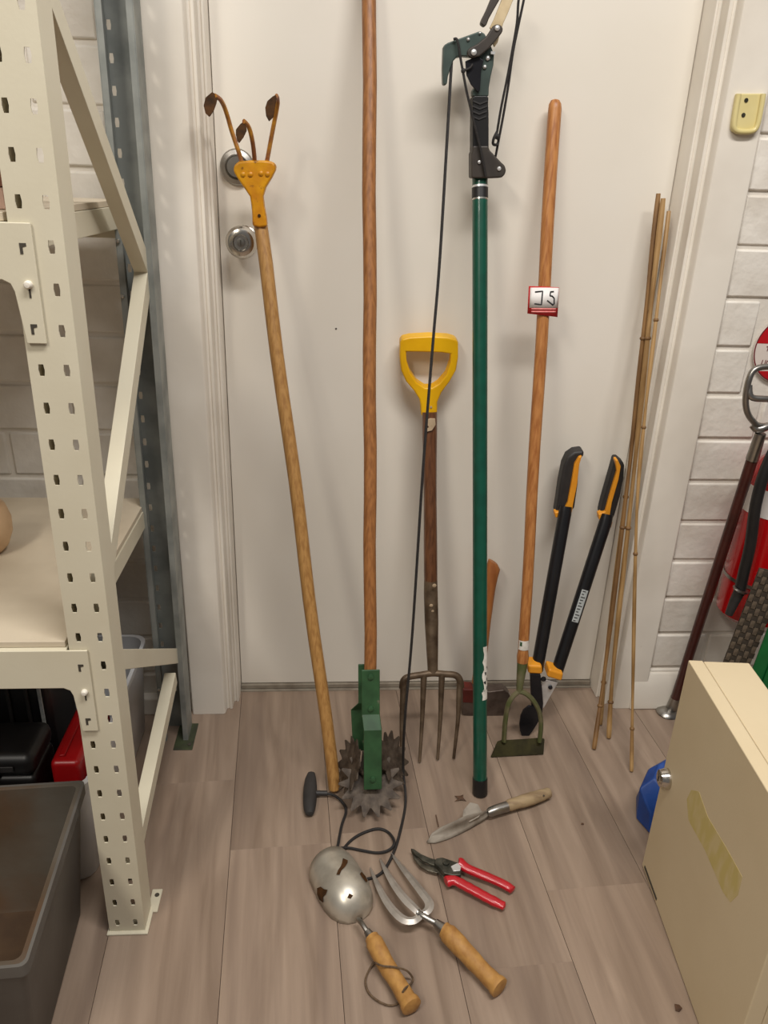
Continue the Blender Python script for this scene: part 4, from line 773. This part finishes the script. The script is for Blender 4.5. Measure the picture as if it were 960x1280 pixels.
text_mesh('LIQ', 0.013, (0.8331,-0.0818,0.8077), (1,0,0), (0.15,0,1), 0.0002, 'sign_text', 'sign_ink', sgn)

# ---------------------------------------------------------------- yellowed holder on the frame
hp = thing('wall_holder', (0.7108,-0.0925,1.2135), 'small yellowed plastic holder with two screws on the right door frame', 'holder')
ot = [(0.6745,-0.0975,1.2635),(0.6748,-0.0975,1.2465),(0.6756,-0.0975,1.2210),(0.6769,-0.0975,1.2120),(0.6801,-0.0975,1.2067),(0.6878,-0.0975,1.2040),(0.7020,-0.0975,1.2034),(0.7159,-0.0975,1.2045),(0.7223,-0.0975,1.2075),(0.7256,-0.0975,1.2122),(0.7275,-0.0975,1.2229),(0.7279,-0.0975,1.2470),(0.7266,-0.0975,1.2655)]
MB().prism(ot, (0, 0.005, 0)).build('back_plate', 'yellowed_plastic', hp, bevel=0.002)
rim = [Vector(p) for p in [(0.6785,-0.0995,1.2627),(0.6785,-0.0995,1.2450),(0.6798,-0.0995,1.2210),(0.6825,-0.0995,1.2113),(0.6895,-0.0995,1.2074),(0.7002,-0.0995,1.2069),(0.7123,-0.0995,1.2080),(0.7194,-0.0995,1.2119),(0.7219,-0.0995,1.2234),(0.7217,-0.0995,1.2466),(0.7209,-0.0995,1.2644)]]
MB().tube(curve(rim, 4), 0.0044, 10).build('raised_rim', 'yellowed_plastic', hp)
for p in ((0.6943,-0.0976,1.2542), (0.6944,-0.0976,1.2322)):
    MB().lathe(p, (0,-1,0), [(0.0,0),(0.0036,0),(0.0032,0.0012),(0.0,0.0013)], 12).build('screw', 'screw', hp)

# ---------------------------------------------------------------- cream metal cabinet
CA = Vector((0.5624,-0.5345,0.0000)); CB = Vector((0.5325,-0.9047,0.0000)); CH = 0.439
ax = (CB - CA); CWd = ax.length; ax.normalize(); nx = Vector((-ax.y, ax.x, 0))
if nx.x < 0: nx = -nx
cab = thing('metal_cabinet', CA + ax*CWd/2 + nx*0.05, 'cream metal wall cabinet with round lock standing on the floor at the right', 'cabinet')
def cbox(a0, a1, n0, n1, z0, z1): 
    return MB().add([CA+ax*a+nx*n_+Vector((0,0,z)) for z in (z0, z1) for a, n_ in ((a0,n0),(a1,n0),(a1,n1),(a0,n1))], [(0,3,2,1),(4,5,6,7),(0,1,5,4),(1,2,6,5),(2,3,7,6),(3,0,4,7)])
cbox(0.001, CWd-0.001, 0.0235, 0.095, 0.0, CH-0.0005).build('cabinet_body', 'cabinet_cream', cab, bevel=0.002)
cd = cbox(0.0, CWd, 0.0, 0.0228, 0.002, CH).build('cabinet_door', 'cabinet_cream', cab, bevel=0.002)
# lock
pl_n = nx.copy()
lk = CA + ax*0.0233 + Vector((0,0,0.2216))
lo_ = MB().lathe(lk, -nx, [(0.0,0),(0.0172,0),(0.0172,0.004),(0.0148,0.010),(0.014,0.014),(0.011,0.0155),(0.0,0.016)], 24).build('lock', 'chrome', cd)
tag(lo_, 'round chrome lock')
MB().obox(lk - nx*0.0163, (ax, Vector((0,0,1)), nx), (0.001, 0.005, 0.0006)).build('keyhole', 'slot_dark', lo_)
MB().obox(CA + ax*0.047 - nx*0.0004 + Vector((0,0,0.0125)), (ax, Vector((0,0,1)), nx), (0.034, 0.0025, 0.0006)).build('slot', 'slot_dark', cd)
st = [(0.0983,0.25),(0.1048,0.2742),(0.1269,0.2922),(0.168,0.2833),(0.23,0.2915),(0.2828,0.2956),(0.2846,0.2651),(0.274,0.2385),(0.2517,0.2317),(0.1825,0.2348),(0.1177,0.2268)]
MB().prism([CA + ax*a - nx*0.0003 + Vector((0,0,z)) for a, z in st], nx*0.0004).build('tape_residue', 'tape_stain', cd)

# ---------------------------------------------------------------- blue bag behind the cabinet
bb = thing('blue_bag', (0.64, -0.40, 0), 'crumpled blue plastic bag on the floor behind the cream cabinet', 'bag')
rdm = random.Random(5)
b0 = [(0.604,-0.466,0.002),(0.592,-0.428,0.002),(0.612,-0.372,0.002),(0.668,-0.35,0.002),(0.70,-0.40,0.002),(0.68,-0.46,0.002)]
b1 = [(0.600,-0.458,0.045),(0.585,-0.428,0.078),(0.618,-0.385,0.085),(0.660,-0.366,0.092),(0.695,-0.40,0.09),(0.672,-0.455,0.07)]
b2 = [(0.625,-0.440,0.088),(0.612,-0.422,0.096),(0.632,-0.395,0.106),(0.655,-0.385,0.110),(0.672,-0.405,0.108),(0.655,-0.435,0.098)]
MB().loft([[Vector(p) for p in r] for r in (b0, b1, b2)]).build('bag_body', 'blue_bag', bb, bevel=0.003, angle=25)
MB().tube(curve([(0.64,-0.41,0.106), (0.645,-0.40,0.125), (0.66,-0.40,0.128), (0.668,-0.405,0.106)], 5), 0.004, 6, flat=0.4).build('bag_handle', 'blue_bag', bb)

# ---------------------------------------------------------------- woven mat, green tool, black bag behind the cabinet
wm = thing('woven_mat', (0.85, -0.28, 0), 'brown woven basketwork mat leaning between the extinguisher and the cabinet', 'mat')
W0 = Vector((0.7635, -0.262, 0.0)); Wx = Vector((0.86, -0.50, 0.0)).normalized(); Wu = Vector((0.119, 0.0, 1.0)).normalized(); Wn = Wx.cross(Wu).normalized()
nxs, nzs, cw, ch = 5, 34, 0.0095, 0.0135
MB().obox(W0 + Wx*(nxs*cw/2) + Wu*(nzs*ch/2) - Wn*0.006*(1 if Wn.y > 0 else -1)*-1, (Wx, Wu, Wn), (nxs*cw/2, nzs*ch/2, 0.002)).build('backing', 'woven_dark', wm)
sgnn = -1 if Wn.y > 0 else 1
strip_me = None
for m_ in range(nxs):
    for k in range(nzs):
        over = (m_ + k) % 2
        c = W0 + Wx*((m_+0.5)*cw) + Wu*((k+0.5)*ch) + Wn*(sgnn*(0.002 if over else 0.0005))
        hx_, hz_ = (cw*0.40, ch*0.56) if over else (cw*0.56, ch*0.40)
        key = 'a' if over else 'b'
        if over and strip_me is None:
            pass
        o = None
        if (over, 'm') in bricks:
            o = bpy.data.objects.new('woven_strand', bricks[(over, 'm')]); COL.objects.link(o)
        else:
            mbx = MB().obox((0,0,0), (Wx, Wu, Wn), (hx_, hz_, 0.0022)); mbx.origin = (0,0,0)
            o = mbx.build('woven_strand', 'woven' if over else 'woven_dark'); bricks[(over, 'm')] = o.data
        if m_ * nzs + k >= 300: bpy.data.objects.remove(o); continue
        o.parent = wm; o.location = c - Vector(wm['_o'])
gt = thing('plastic_panel', (0.83, -0.32, 0), 'green plastic panel leaning beside the woven mat behind the cabinet', 'panel')
G0 = Vector((0.800, -0.310, 0.0)); Gu = Vector((0.094, 0.0, 1.0)).normalized(); Gx = Vector((0.75, -0.66, 0)).normalized(); Gn = Gx.cross(Gu)
MB().obox(G0 + Gu*0.215 + Gx*0.012, (Gx, Gu, Gn), (0.012, 0.215, 0.008)).build('panel_edge', 'leaf_green', gt, bevel=0.004, seg=3)
MB().obox(G0 + Gu*0.215 + Gx*0.05, (Gx, Gu, Gn), (0.026, 0.205, 0.004)).build('panel_face', 'leaf_green', gt, bevel=0.002)
kb_ = thing('black_bag', (0.955, -0.455, 0), 'black cloth bag standing behind the cream cabinet at the right edge', 'bag')
ringsb = []
for z, sx_, sy_ in ((0.0,0.085,0.075),(0.03,0.095,0.085),(0.15,0.097,0.086),(0.25,0.092,0.080),(0.30,0.078,0.06),(0.325,0.05,0.03)):
    ringsb.append([Vector((0.955 + sx_*math.copysign(abs(math.cos(q*math.pi/10))**0.6, math.cos(q*math.pi/10)), -0.455 + sy_*math.copysign(abs(math.sin(q*math.pi/10))**0.6, math.sin(q*math.pi/10)), z)) for q in range(20)])
MB().loft(ringsb).build('bag_body', 'black_cloth', kb_, angle=60)
MB().tube(curve([(0.915,-0.47,0.31),(0.92,-0.48,0.37),(0.955,-0.48,0.39),(0.99,-0.48,0.37),(0.995,-0.47,0.31)], 5), 0.008, 8, flat=0.4).build('bag_handle', 'black_cloth', kb_)

# ---------------------------------------------------------------- hand scoop
sc_a = Vector((0.0046,-0.5239,0.0000)); sc_b = Vector((0.0529,-0.6286,0.0000)); 
d_ = (sc_b - sc_a); Ls = d_.length; d_.normalize(); e_ = Vector((d_.y, -d_.x, 0))
if e_.x < 0: e_ = -e_
sp = thing('hand_scoop', sc_b, 'rust-spotted steel garden scoop with wooden handle and string loop, face down', 'scoop')
rings = []; wid = [(-0.04,0.0375,0.040),(0.06,0.0405,0.044),(0.22,0.0425,0.047),(0.42,0.043,0.049),(0.62,0.0425,0.048),(0.78,0.0385,0.043),(0.90,0.030,0.034),(0.97,0.019,0.022),(1.0,0.006,0.008)]
for t, w_, h_ in wid:
    rings.append([sc_a + d_*(t*Ls) + e_*(w_*math.cos(math.pi*(q/16))) + Vector((0,0,0.001 + h_*math.sin(math.pi*(q/16))**0.8)) for q in range(17)])
# slanted mouth: the crown reaches further forward than the edges
for q in range(17):
    rings[0][q] = rings[0][q] - d_*(0.010*math.sin(math.pi*q/16) - 0.004)
MB().loft(rings, cap=False, closed=False).build('bowl', 'scoop_steel', sp, solid=0.0014, angle=60)
def shell(t, q):
    f = 0
    while f < len(wid) - 2 and wid[f+1][0] < t: f += 1
    k = (t - wid[f][0]) / (wid[f+1][0] - wid[f][0]); qa = int(min(q, 15)); kq = q - qa
    a_ = rings[f][qa].lerp(rings[f+1][qa], k); b_ = rings[f][qa+1].lerp(rings[f+1][qa+1], k); p = a_.lerp(b_, kq)
    c_ = sc_a + d_*(t*Ls); return p + (p - c_).normalized() * 0.0022
rdp = random.Random(11)
for pt in ([(0.24,6.6),(0.30,5.9),(0.35,6.3),(0.41,7.2),(0.45,8.3),(0.50,9.0),(0.47,9.5),(0.42,8.8),(0.38,8.0),(0.33,7.4)],
           [(0.36,14.4),(0.42,13.4),(0.50,13.0),(0.56,12.4),(0.58,13.2),(0.55,14.2),(0.60,14.8),(0.48,15.4),(0.40,15.2)],
           [(0.52,4.0),(0.58,3.3),(0.66,3.2),(0.70,4.0),(0.64,4.7),(0.57,4.9)], [(0.80,9.0),(0.84,8.4),(0.86,9.2),(0.83,9.8)]):
    P_ = [shell(*x) for x in pt]; n_ = len(P_); cq = shell(sum(x[0] for x in pt)/n_, sum(x[1] for x in pt)/n_)
    MB().add(P_ + [cq], [(i, (i+1) % n_, n_) for i in range(n_)]).build('rust_patch', 'rust', sp)
nk = [(0.0503,-0.6419,0.0220),(0.0565,-0.6537,0.0260),(0.0628,-0.6639,0.0240),(0.0688,-0.6700,0.0210)]
MB().tube(curve(nk, 3), 0.0042, 8).build('neck', 'satin_steel', sp)
MB().tube([(0.0628,-0.6639,0.0240),(0.0681,-0.6708,0.0210),(0.0725,-0.6791,0.0200)], [0.0055, 0.0075, 0.0088], 12).build('ferrule', 'satin_steel', sp)
hd_ = MB().tube(curve([(0.0705,-0.6741,0.0210),(0.0725,-0.6783,0.0210),(0.0796,-0.6945,0.0200),(0.0913,-0.7204,0.0180),(0.1052,-0.7468,0.0180),(0.1155,-0.7682,0.0175),(0.1222,-0.7813,0.0170),(0.1244,-0.7862,0.0170)], 3), [0.0088] + [0.0115]*3 + [0.0140]*4 + [0.0134]*3 + [0.0125]*3 + [0.0132]*3 + [0.0155]*3 + [0.0125] + [0.006], 14).build('handle', 'tool_wood', sp)
MB().tube(curve([(0.0726,-0.7084,0.0120),(0.0635,-0.7178,0.0030),(0.0586,-0.7325,0.0030),(0.0621,-0.7490,0.0030),(0.0735,-0.7619,0.0030),(0.0902,-0.7706,0.0030),(0.1040,-0.7691,0.0030),(0.1085,-0.7636,0.0060),(0.1129,-0.7700,0.0355),(0.1276,-0.7428,0.0100),(0.1297,-0.7334,0.0080),(0.1201,-0.7333,0.0240),(0.1022,-0.7335,0.0330),(0.0849,-0.7303,0.0320),(0.0759,-0.7203,0.0240)], 5, True), 0.0016, 6, closed=True).build('string_loop', 'twine', sp)

# ---------------------------------------------------------------- hand fork
hf = thing('hand_fork', (0.1596,-0.6266,0.0000), 'three-tine steel hand fork with wooden handle lying on the floor', 'hand fork')
root = [0]
def flat_tine(pts, ws):
    P = curve(pts, 4); n_ = len(P); rows = []
    for i, p in enumerate(P):
        t = (P[min(i+1, n_-1)] - P[max(i-1, 0)]); t.z = 0; t.normalize(); s_ = Vector((t.y, -t.x, 0)); f = i/(n_-1)*(len(ws)-1); a = int(min(f, len(ws)-2)); w_ = ws[a] + (ws[a+1]-ws[a])*(f-a)
        rows.append([p - s_*w_ + Vector((0,0,-0.001)), p + Vector((0,0,0.0022)), p + s_*w_ + Vector((0,0,-0.001)), p + Vector((0,0,-0.0022))])
    return MB().loft(rows)
for pts in ([(0.0758,-0.5246,0.0030),(0.0869,-0.5702,0.0120),(0.0978,-0.6062,0.0200),(0.1102,-0.6336,0.0260),(0.1239,-0.6494,0.0280),(0.1387,-0.6512,0.0280),(0.1497,-0.6432,0.0270)],
            [(0.0942,-0.5061,0.0030),(0.1058,-0.5502,0.0130),(0.1186,-0.5878,0.0220),(0.1308,-0.6141,0.0280),(0.1426,-0.6303,0.0290),(0.1512,-0.6403,0.0270)],
            [(0.1151,-0.4939,0.0030),(0.1307,-0.5331,0.0120),(0.1464,-0.5697,0.0200),(0.1595,-0.6000,0.0260),(0.1676,-0.6199,0.0280),(0.1633,-0.6337,0.0280),(0.1512,-0.6403,0.0270)]):
    flat_tine(pts, [0.0014, 0.0048, 0.0064, 0.0072, 0.0076, 0.0068, 0.0058]).build('tine', 'handfork_steel', hf, angle=35)
MB().tube(curve([(0.1471,-0.6367,0.0260),(0.1546,-0.6434,0.0270),(0.1653,-0.6498,0.0250),(0.1761,-0.6550,0.0230)], 4), [0.0062] + [0.005]*11 + [0.0055], 10).build('neck', 'satin_steel', hf)
MB().tube([(0.1734,-0.6524,0.0230),(0.1823,-0.6607,0.0210),(0.1889,-0.6673,0.0200)], [0.0062, 0.0088, 0.0098], 12).build('ferrule', 'satin_steel', hf)
MB().tube(curve([(0.1862,-0.6651,0.0210),(0.1888,-0.6680,0.0210),(0.2019,-0.6853,0.0200),(0.2201,-0.7102,0.0180),(0.2359,-0.7336,0.0180),(0.2473,-0.7486,0.0175),(0.2558,-0.7594,0.0170),(0.2580,-0.7624,0.0170)], 3), [0.0092] + [0.0125]*3 + [0.0152]*4 + [0.0142]*3 + [0.0132]*3 + [0.0138]*3 + [0.0158]*3 + [0.0125] + [0.006], 14).build('handle', 'tool_wood', hf)

# ---------------------------------------------------------------- secateurs
se = thing('secateurs', (0.2134,-0.5277,0.0000), 'red-handled secateurs lying closed on the wooden floor', 'secateurs')
MB().prism([(0.1496,-0.4966,0.0160),(0.1551,-0.4983,0.0160),(0.1665,-0.5096,0.0160),(0.1811,-0.5185,0.0160),(0.1915,-0.5227,0.0160),(0.1996,-0.5316,0.0160),(0.1958,-0.5371,0.0160),(0.1825,-0.5329,0.0160),(0.1680,-0.5241,0.0160),(0.1574,-0.5123,0.0160)], (0,0,-0.004)).build('cutting_blade', 'secateur_dark', se, bevel=0.001)
MB().prism([(0.1501,-0.4935,0.0110),(0.1548,-0.5038,0.0110),(0.1628,-0.5172,0.0110),(0.1741,-0.5274,0.0110),(0.1874,-0.5324,0.0110),(0.1994,-0.5358,0.0110),(0.1998,-0.5439,0.0110),(0.1903,-0.5465,0.0110),(0.1756,-0.5412,0.0110),(0.1628,-0.5315,0.0110),(0.1542,-0.5161,0.0110)], (0,0,-0.005)).build('hook_blade', 'secateur_blade', se, bevel=0.001)
MB().prism([(0.1867,-0.5338,0.0210),(0.1909,-0.5245,0.0210),(0.2021,-0.5222,0.0210),(0.2196,-0.5304,0.0210),(0.2297,-0.5353,0.0210),(0.2320,-0.5502,0.0210),(0.2303,-0.5611,0.0210),(0.2150,-0.5613,0.0210),(0.2006,-0.5564,0.0210),(0.1944,-0.5452,0.0210)], (0,0,-0.012)).build('pivot_body', 'secateur_dark', se, bevel=0.002)
MB().prism([(0.2145,-0.5433,0.0222),(0.2279,-0.5363,0.0222),(0.2329,-0.5439,0.0222),(0.2299,-0.5530,0.0222),(0.2175,-0.5544,0.0222)], (0,0,-0.004)).build('pivot_plate', 'bright_steel', se, bevel=0.001)
MB().lathe((0.2071,-0.5359,0.0205), (0,0,1), [(0.0,0),(0.006,0),(0.0055,0.003),(0.0,0.004)], 14).build('pivot_bolt', 'secateur_dark', se)
MB().tube(curve([(0.2304,-0.5327,0.0160),(0.2333,-0.5339,0.0160),(0.2443,-0.5435,0.0150),(0.2629,-0.5527,0.0130),(0.2825,-0.5630,0.0120),(0.3017,-0.5743,0.0110),(0.3122,-0.5823,0.0100),(0.3161,-0.5867,0.0100)], 3), [0.006, 0.010, 0.0115, 0.0115, 0.0100, 0.0092] + [0.0088]*6 + [0.0084]*6 + [0.0078]*3 + [0.003], 12, flat=0.75, up=(0,0,1)).build('grip', 'secateur_red', se)
MB().tube(curve([(0.2026,-0.5676,0.0130),(0.2057,-0.5669,0.0130),(0.2179,-0.5661,0.0140),(0.2344,-0.5765,0.0130),(0.2533,-0.5896,0.0120),(0.2719,-0.6026,0.0110),(0.2879,-0.6125,0.0100),(0.2963,-0.6175,0.0100)], 3), [0.004, 0.009, 0.0098, 0.0105, 0.0100, 0.0096] + [0.0095, 0.0088]*3 + [0.0092, 0.0086]*3 + [0.0078]*3 + [0.003], 12, flat=0.75, up=(0,0,1)).build('grip', 'secateur_red', se)
MB().tube(curve([(0.1931,-0.5373,0.0100),(0.1993,-0.5485,0.0100),(0.2052,-0.5605,0.0110)], 3), 0.005, 8, flat=0.5, up=(0,0,1)).build('handle_shank', 'secateur_blade', se)

# ---------------------------------------------------------------- trowel
tr = thing('trowel', (0.2748,-0.4188,0.0000), 'old grey garden trowel with pale wooden handle lying below the green pole', 'trowel')
up_e = [Vector(p) for p in [(0.1824,-0.4729,0.0040),(0.1926,-0.4577,0.0100),(0.2111,-0.4545,0.0220),(0.2335,-0.4525,0.0320),(0.2517,-0.4476,0.0380),(0.2713,-0.4393,0.0360),(0.2906,-0.4276,0.0280),(0.3060,-0.4158,0.0220)]]
lo_e = [Vector(p) for p in [(0.1833,-0.4736,0.0030),(0.1984,-0.4741,0.0030),(0.2204,-0.4667,0.0030),(0.2432,-0.4559,0.0030),(0.2648,-0.4442,0.0040),(0.2830,-0.4339,0.0060),(0.2972,-0.4271,0.0100),(0.3074,-0.4192,0.0140)]]
rows = []
for a, b in zip(up_e, lo_e):
    m_ = (a + b) / 2 + Vector((0, 0.004, -0.006 if (a.z - b.z) > 0.01 else 0.0)); m_.z = max(m_.z, 0.004)
    rows.append([a, a.lerp(m_, 0.5) + Vector((0,0,-0.001)), m_, m_.lerp(b, 0.5) + Vector((0,0,-0.0005)), b])
MB().loft(rows, cap=False, closed=False).build('blade', 'trowel_steel', tr, solid=0.0014, angle=60)
wing = [Vector(p) for p in [(0.2507,-0.4410,0.0220),(0.2552,-0.4233,0.0300),(0.2696,-0.4100,0.0360),(0.2839,-0.4149,0.0360),(0.2908,-0.4267,0.0280),(0.2834,-0.4335,0.0220),(0.2659,-0.4409,0.0180)]]
MB().prism(wing, (0, 0, -0.0016)).build('blade_shoulder', 'trowel_steel', tr, bevel=0.0006)
MB().tube([(0.3030,-0.4196,0.0180),(0.3083,-0.4180,0.0180),(0.3249,-0.4110,0.0180),(0.3438,-0.4049,0.0180)], [0.006, 0.0088, 0.0096, 0.0100], 14).build('ferrule', 'satin_steel', tr)
MB().tube(curve([(0.3423,-0.4053,0.0180),(0.3544,-0.3998,0.0180),(0.3767,-0.3924,0.0180),(0.3996,-0.3837,0.0170),(0.4192,-0.3754,0.0160),(0.4347,-0.3677,0.0140),(0.4393,-0.3664,0.0140)], 3), [0.0095]*2 + [0.0112]*4 + [0.0122]*4 + [0.0115]*3 + [0.0102]*3 + [0.009] + [0.0075] + [0.003], 14).build('handle', 'pale_wood', tr)
MB().lathe((0.4193,-0.3867,0.0255), (0,0,1), [(0.0,0),(0.002,0),(0.002,0.0006),(0.0,0.0007)], 8).build('hanging_hole', 'slot_dark', tr)

# ---------------------------------------------------------------- litter on the floor
def leaf(px, pts, label):
    c = Vector(px); P = [c + Vector(p) for p in pts]; n_ = len(P); cc = sum(P, Vector())/n_ + Vector((0,0,0.002))
    mb = MB().add(P + [cc] , [(i, (i+1) % n_, n_) for i in range(n_)]); mb.origin = tuple(c)
    tag(mb.build('dry_leaf', 'dry_leaf', smooth=False, solid=0.0006), label, 'leaf', 'dry plant litter on the floor')
leaf((0.2599,-0.3659,0.0010), [(-0.012,-0.006,0),(-0.004,-0.002,0.004),(-0.010,0.008,0.001),(0.001,0.003,0.006),(0.008,0.010,0.002),(0.006,0.0,0.004),(0.012,-0.006,0),(0.002,-0.004,0.002)], 'shrivelled brown leaf beside the foot of the green pole')
leaf((0.5194,-0.7914,0.0010), [(-0.005,-0.004,0),(-0.003,0.005,0.002),(0.004,0.004,0.001),(0.006,-0.002,0.002),(0.0,-0.006,0)], 'small brown flake on the floor at the bottom right by the cabinet')
leaf((0.4840,-0.4362,0.0010), [(-0.003,-0.001,0),(-0.001,0.002,0.001),(0.003,0.002,0),(0.002,-0.002,0)], 'tiny brown crumb on the bare floor right of the trowel')
tw = MB().tube([(0.2071,-0.4059,0.0020),(0.2073,-0.4219,0.0040),(0.2082,-0.4359,0.0030)], 0.0009, 6); tw.origin = (0.2092,-0.4157,0.0010)
tag(tw.build('twig', 'dry_leaf'), 'thin dry stalk on the floor touching the trowel blade', 'twig')

for o in list(bpy.data.objects):
    if '_o' in o: del o['_o']
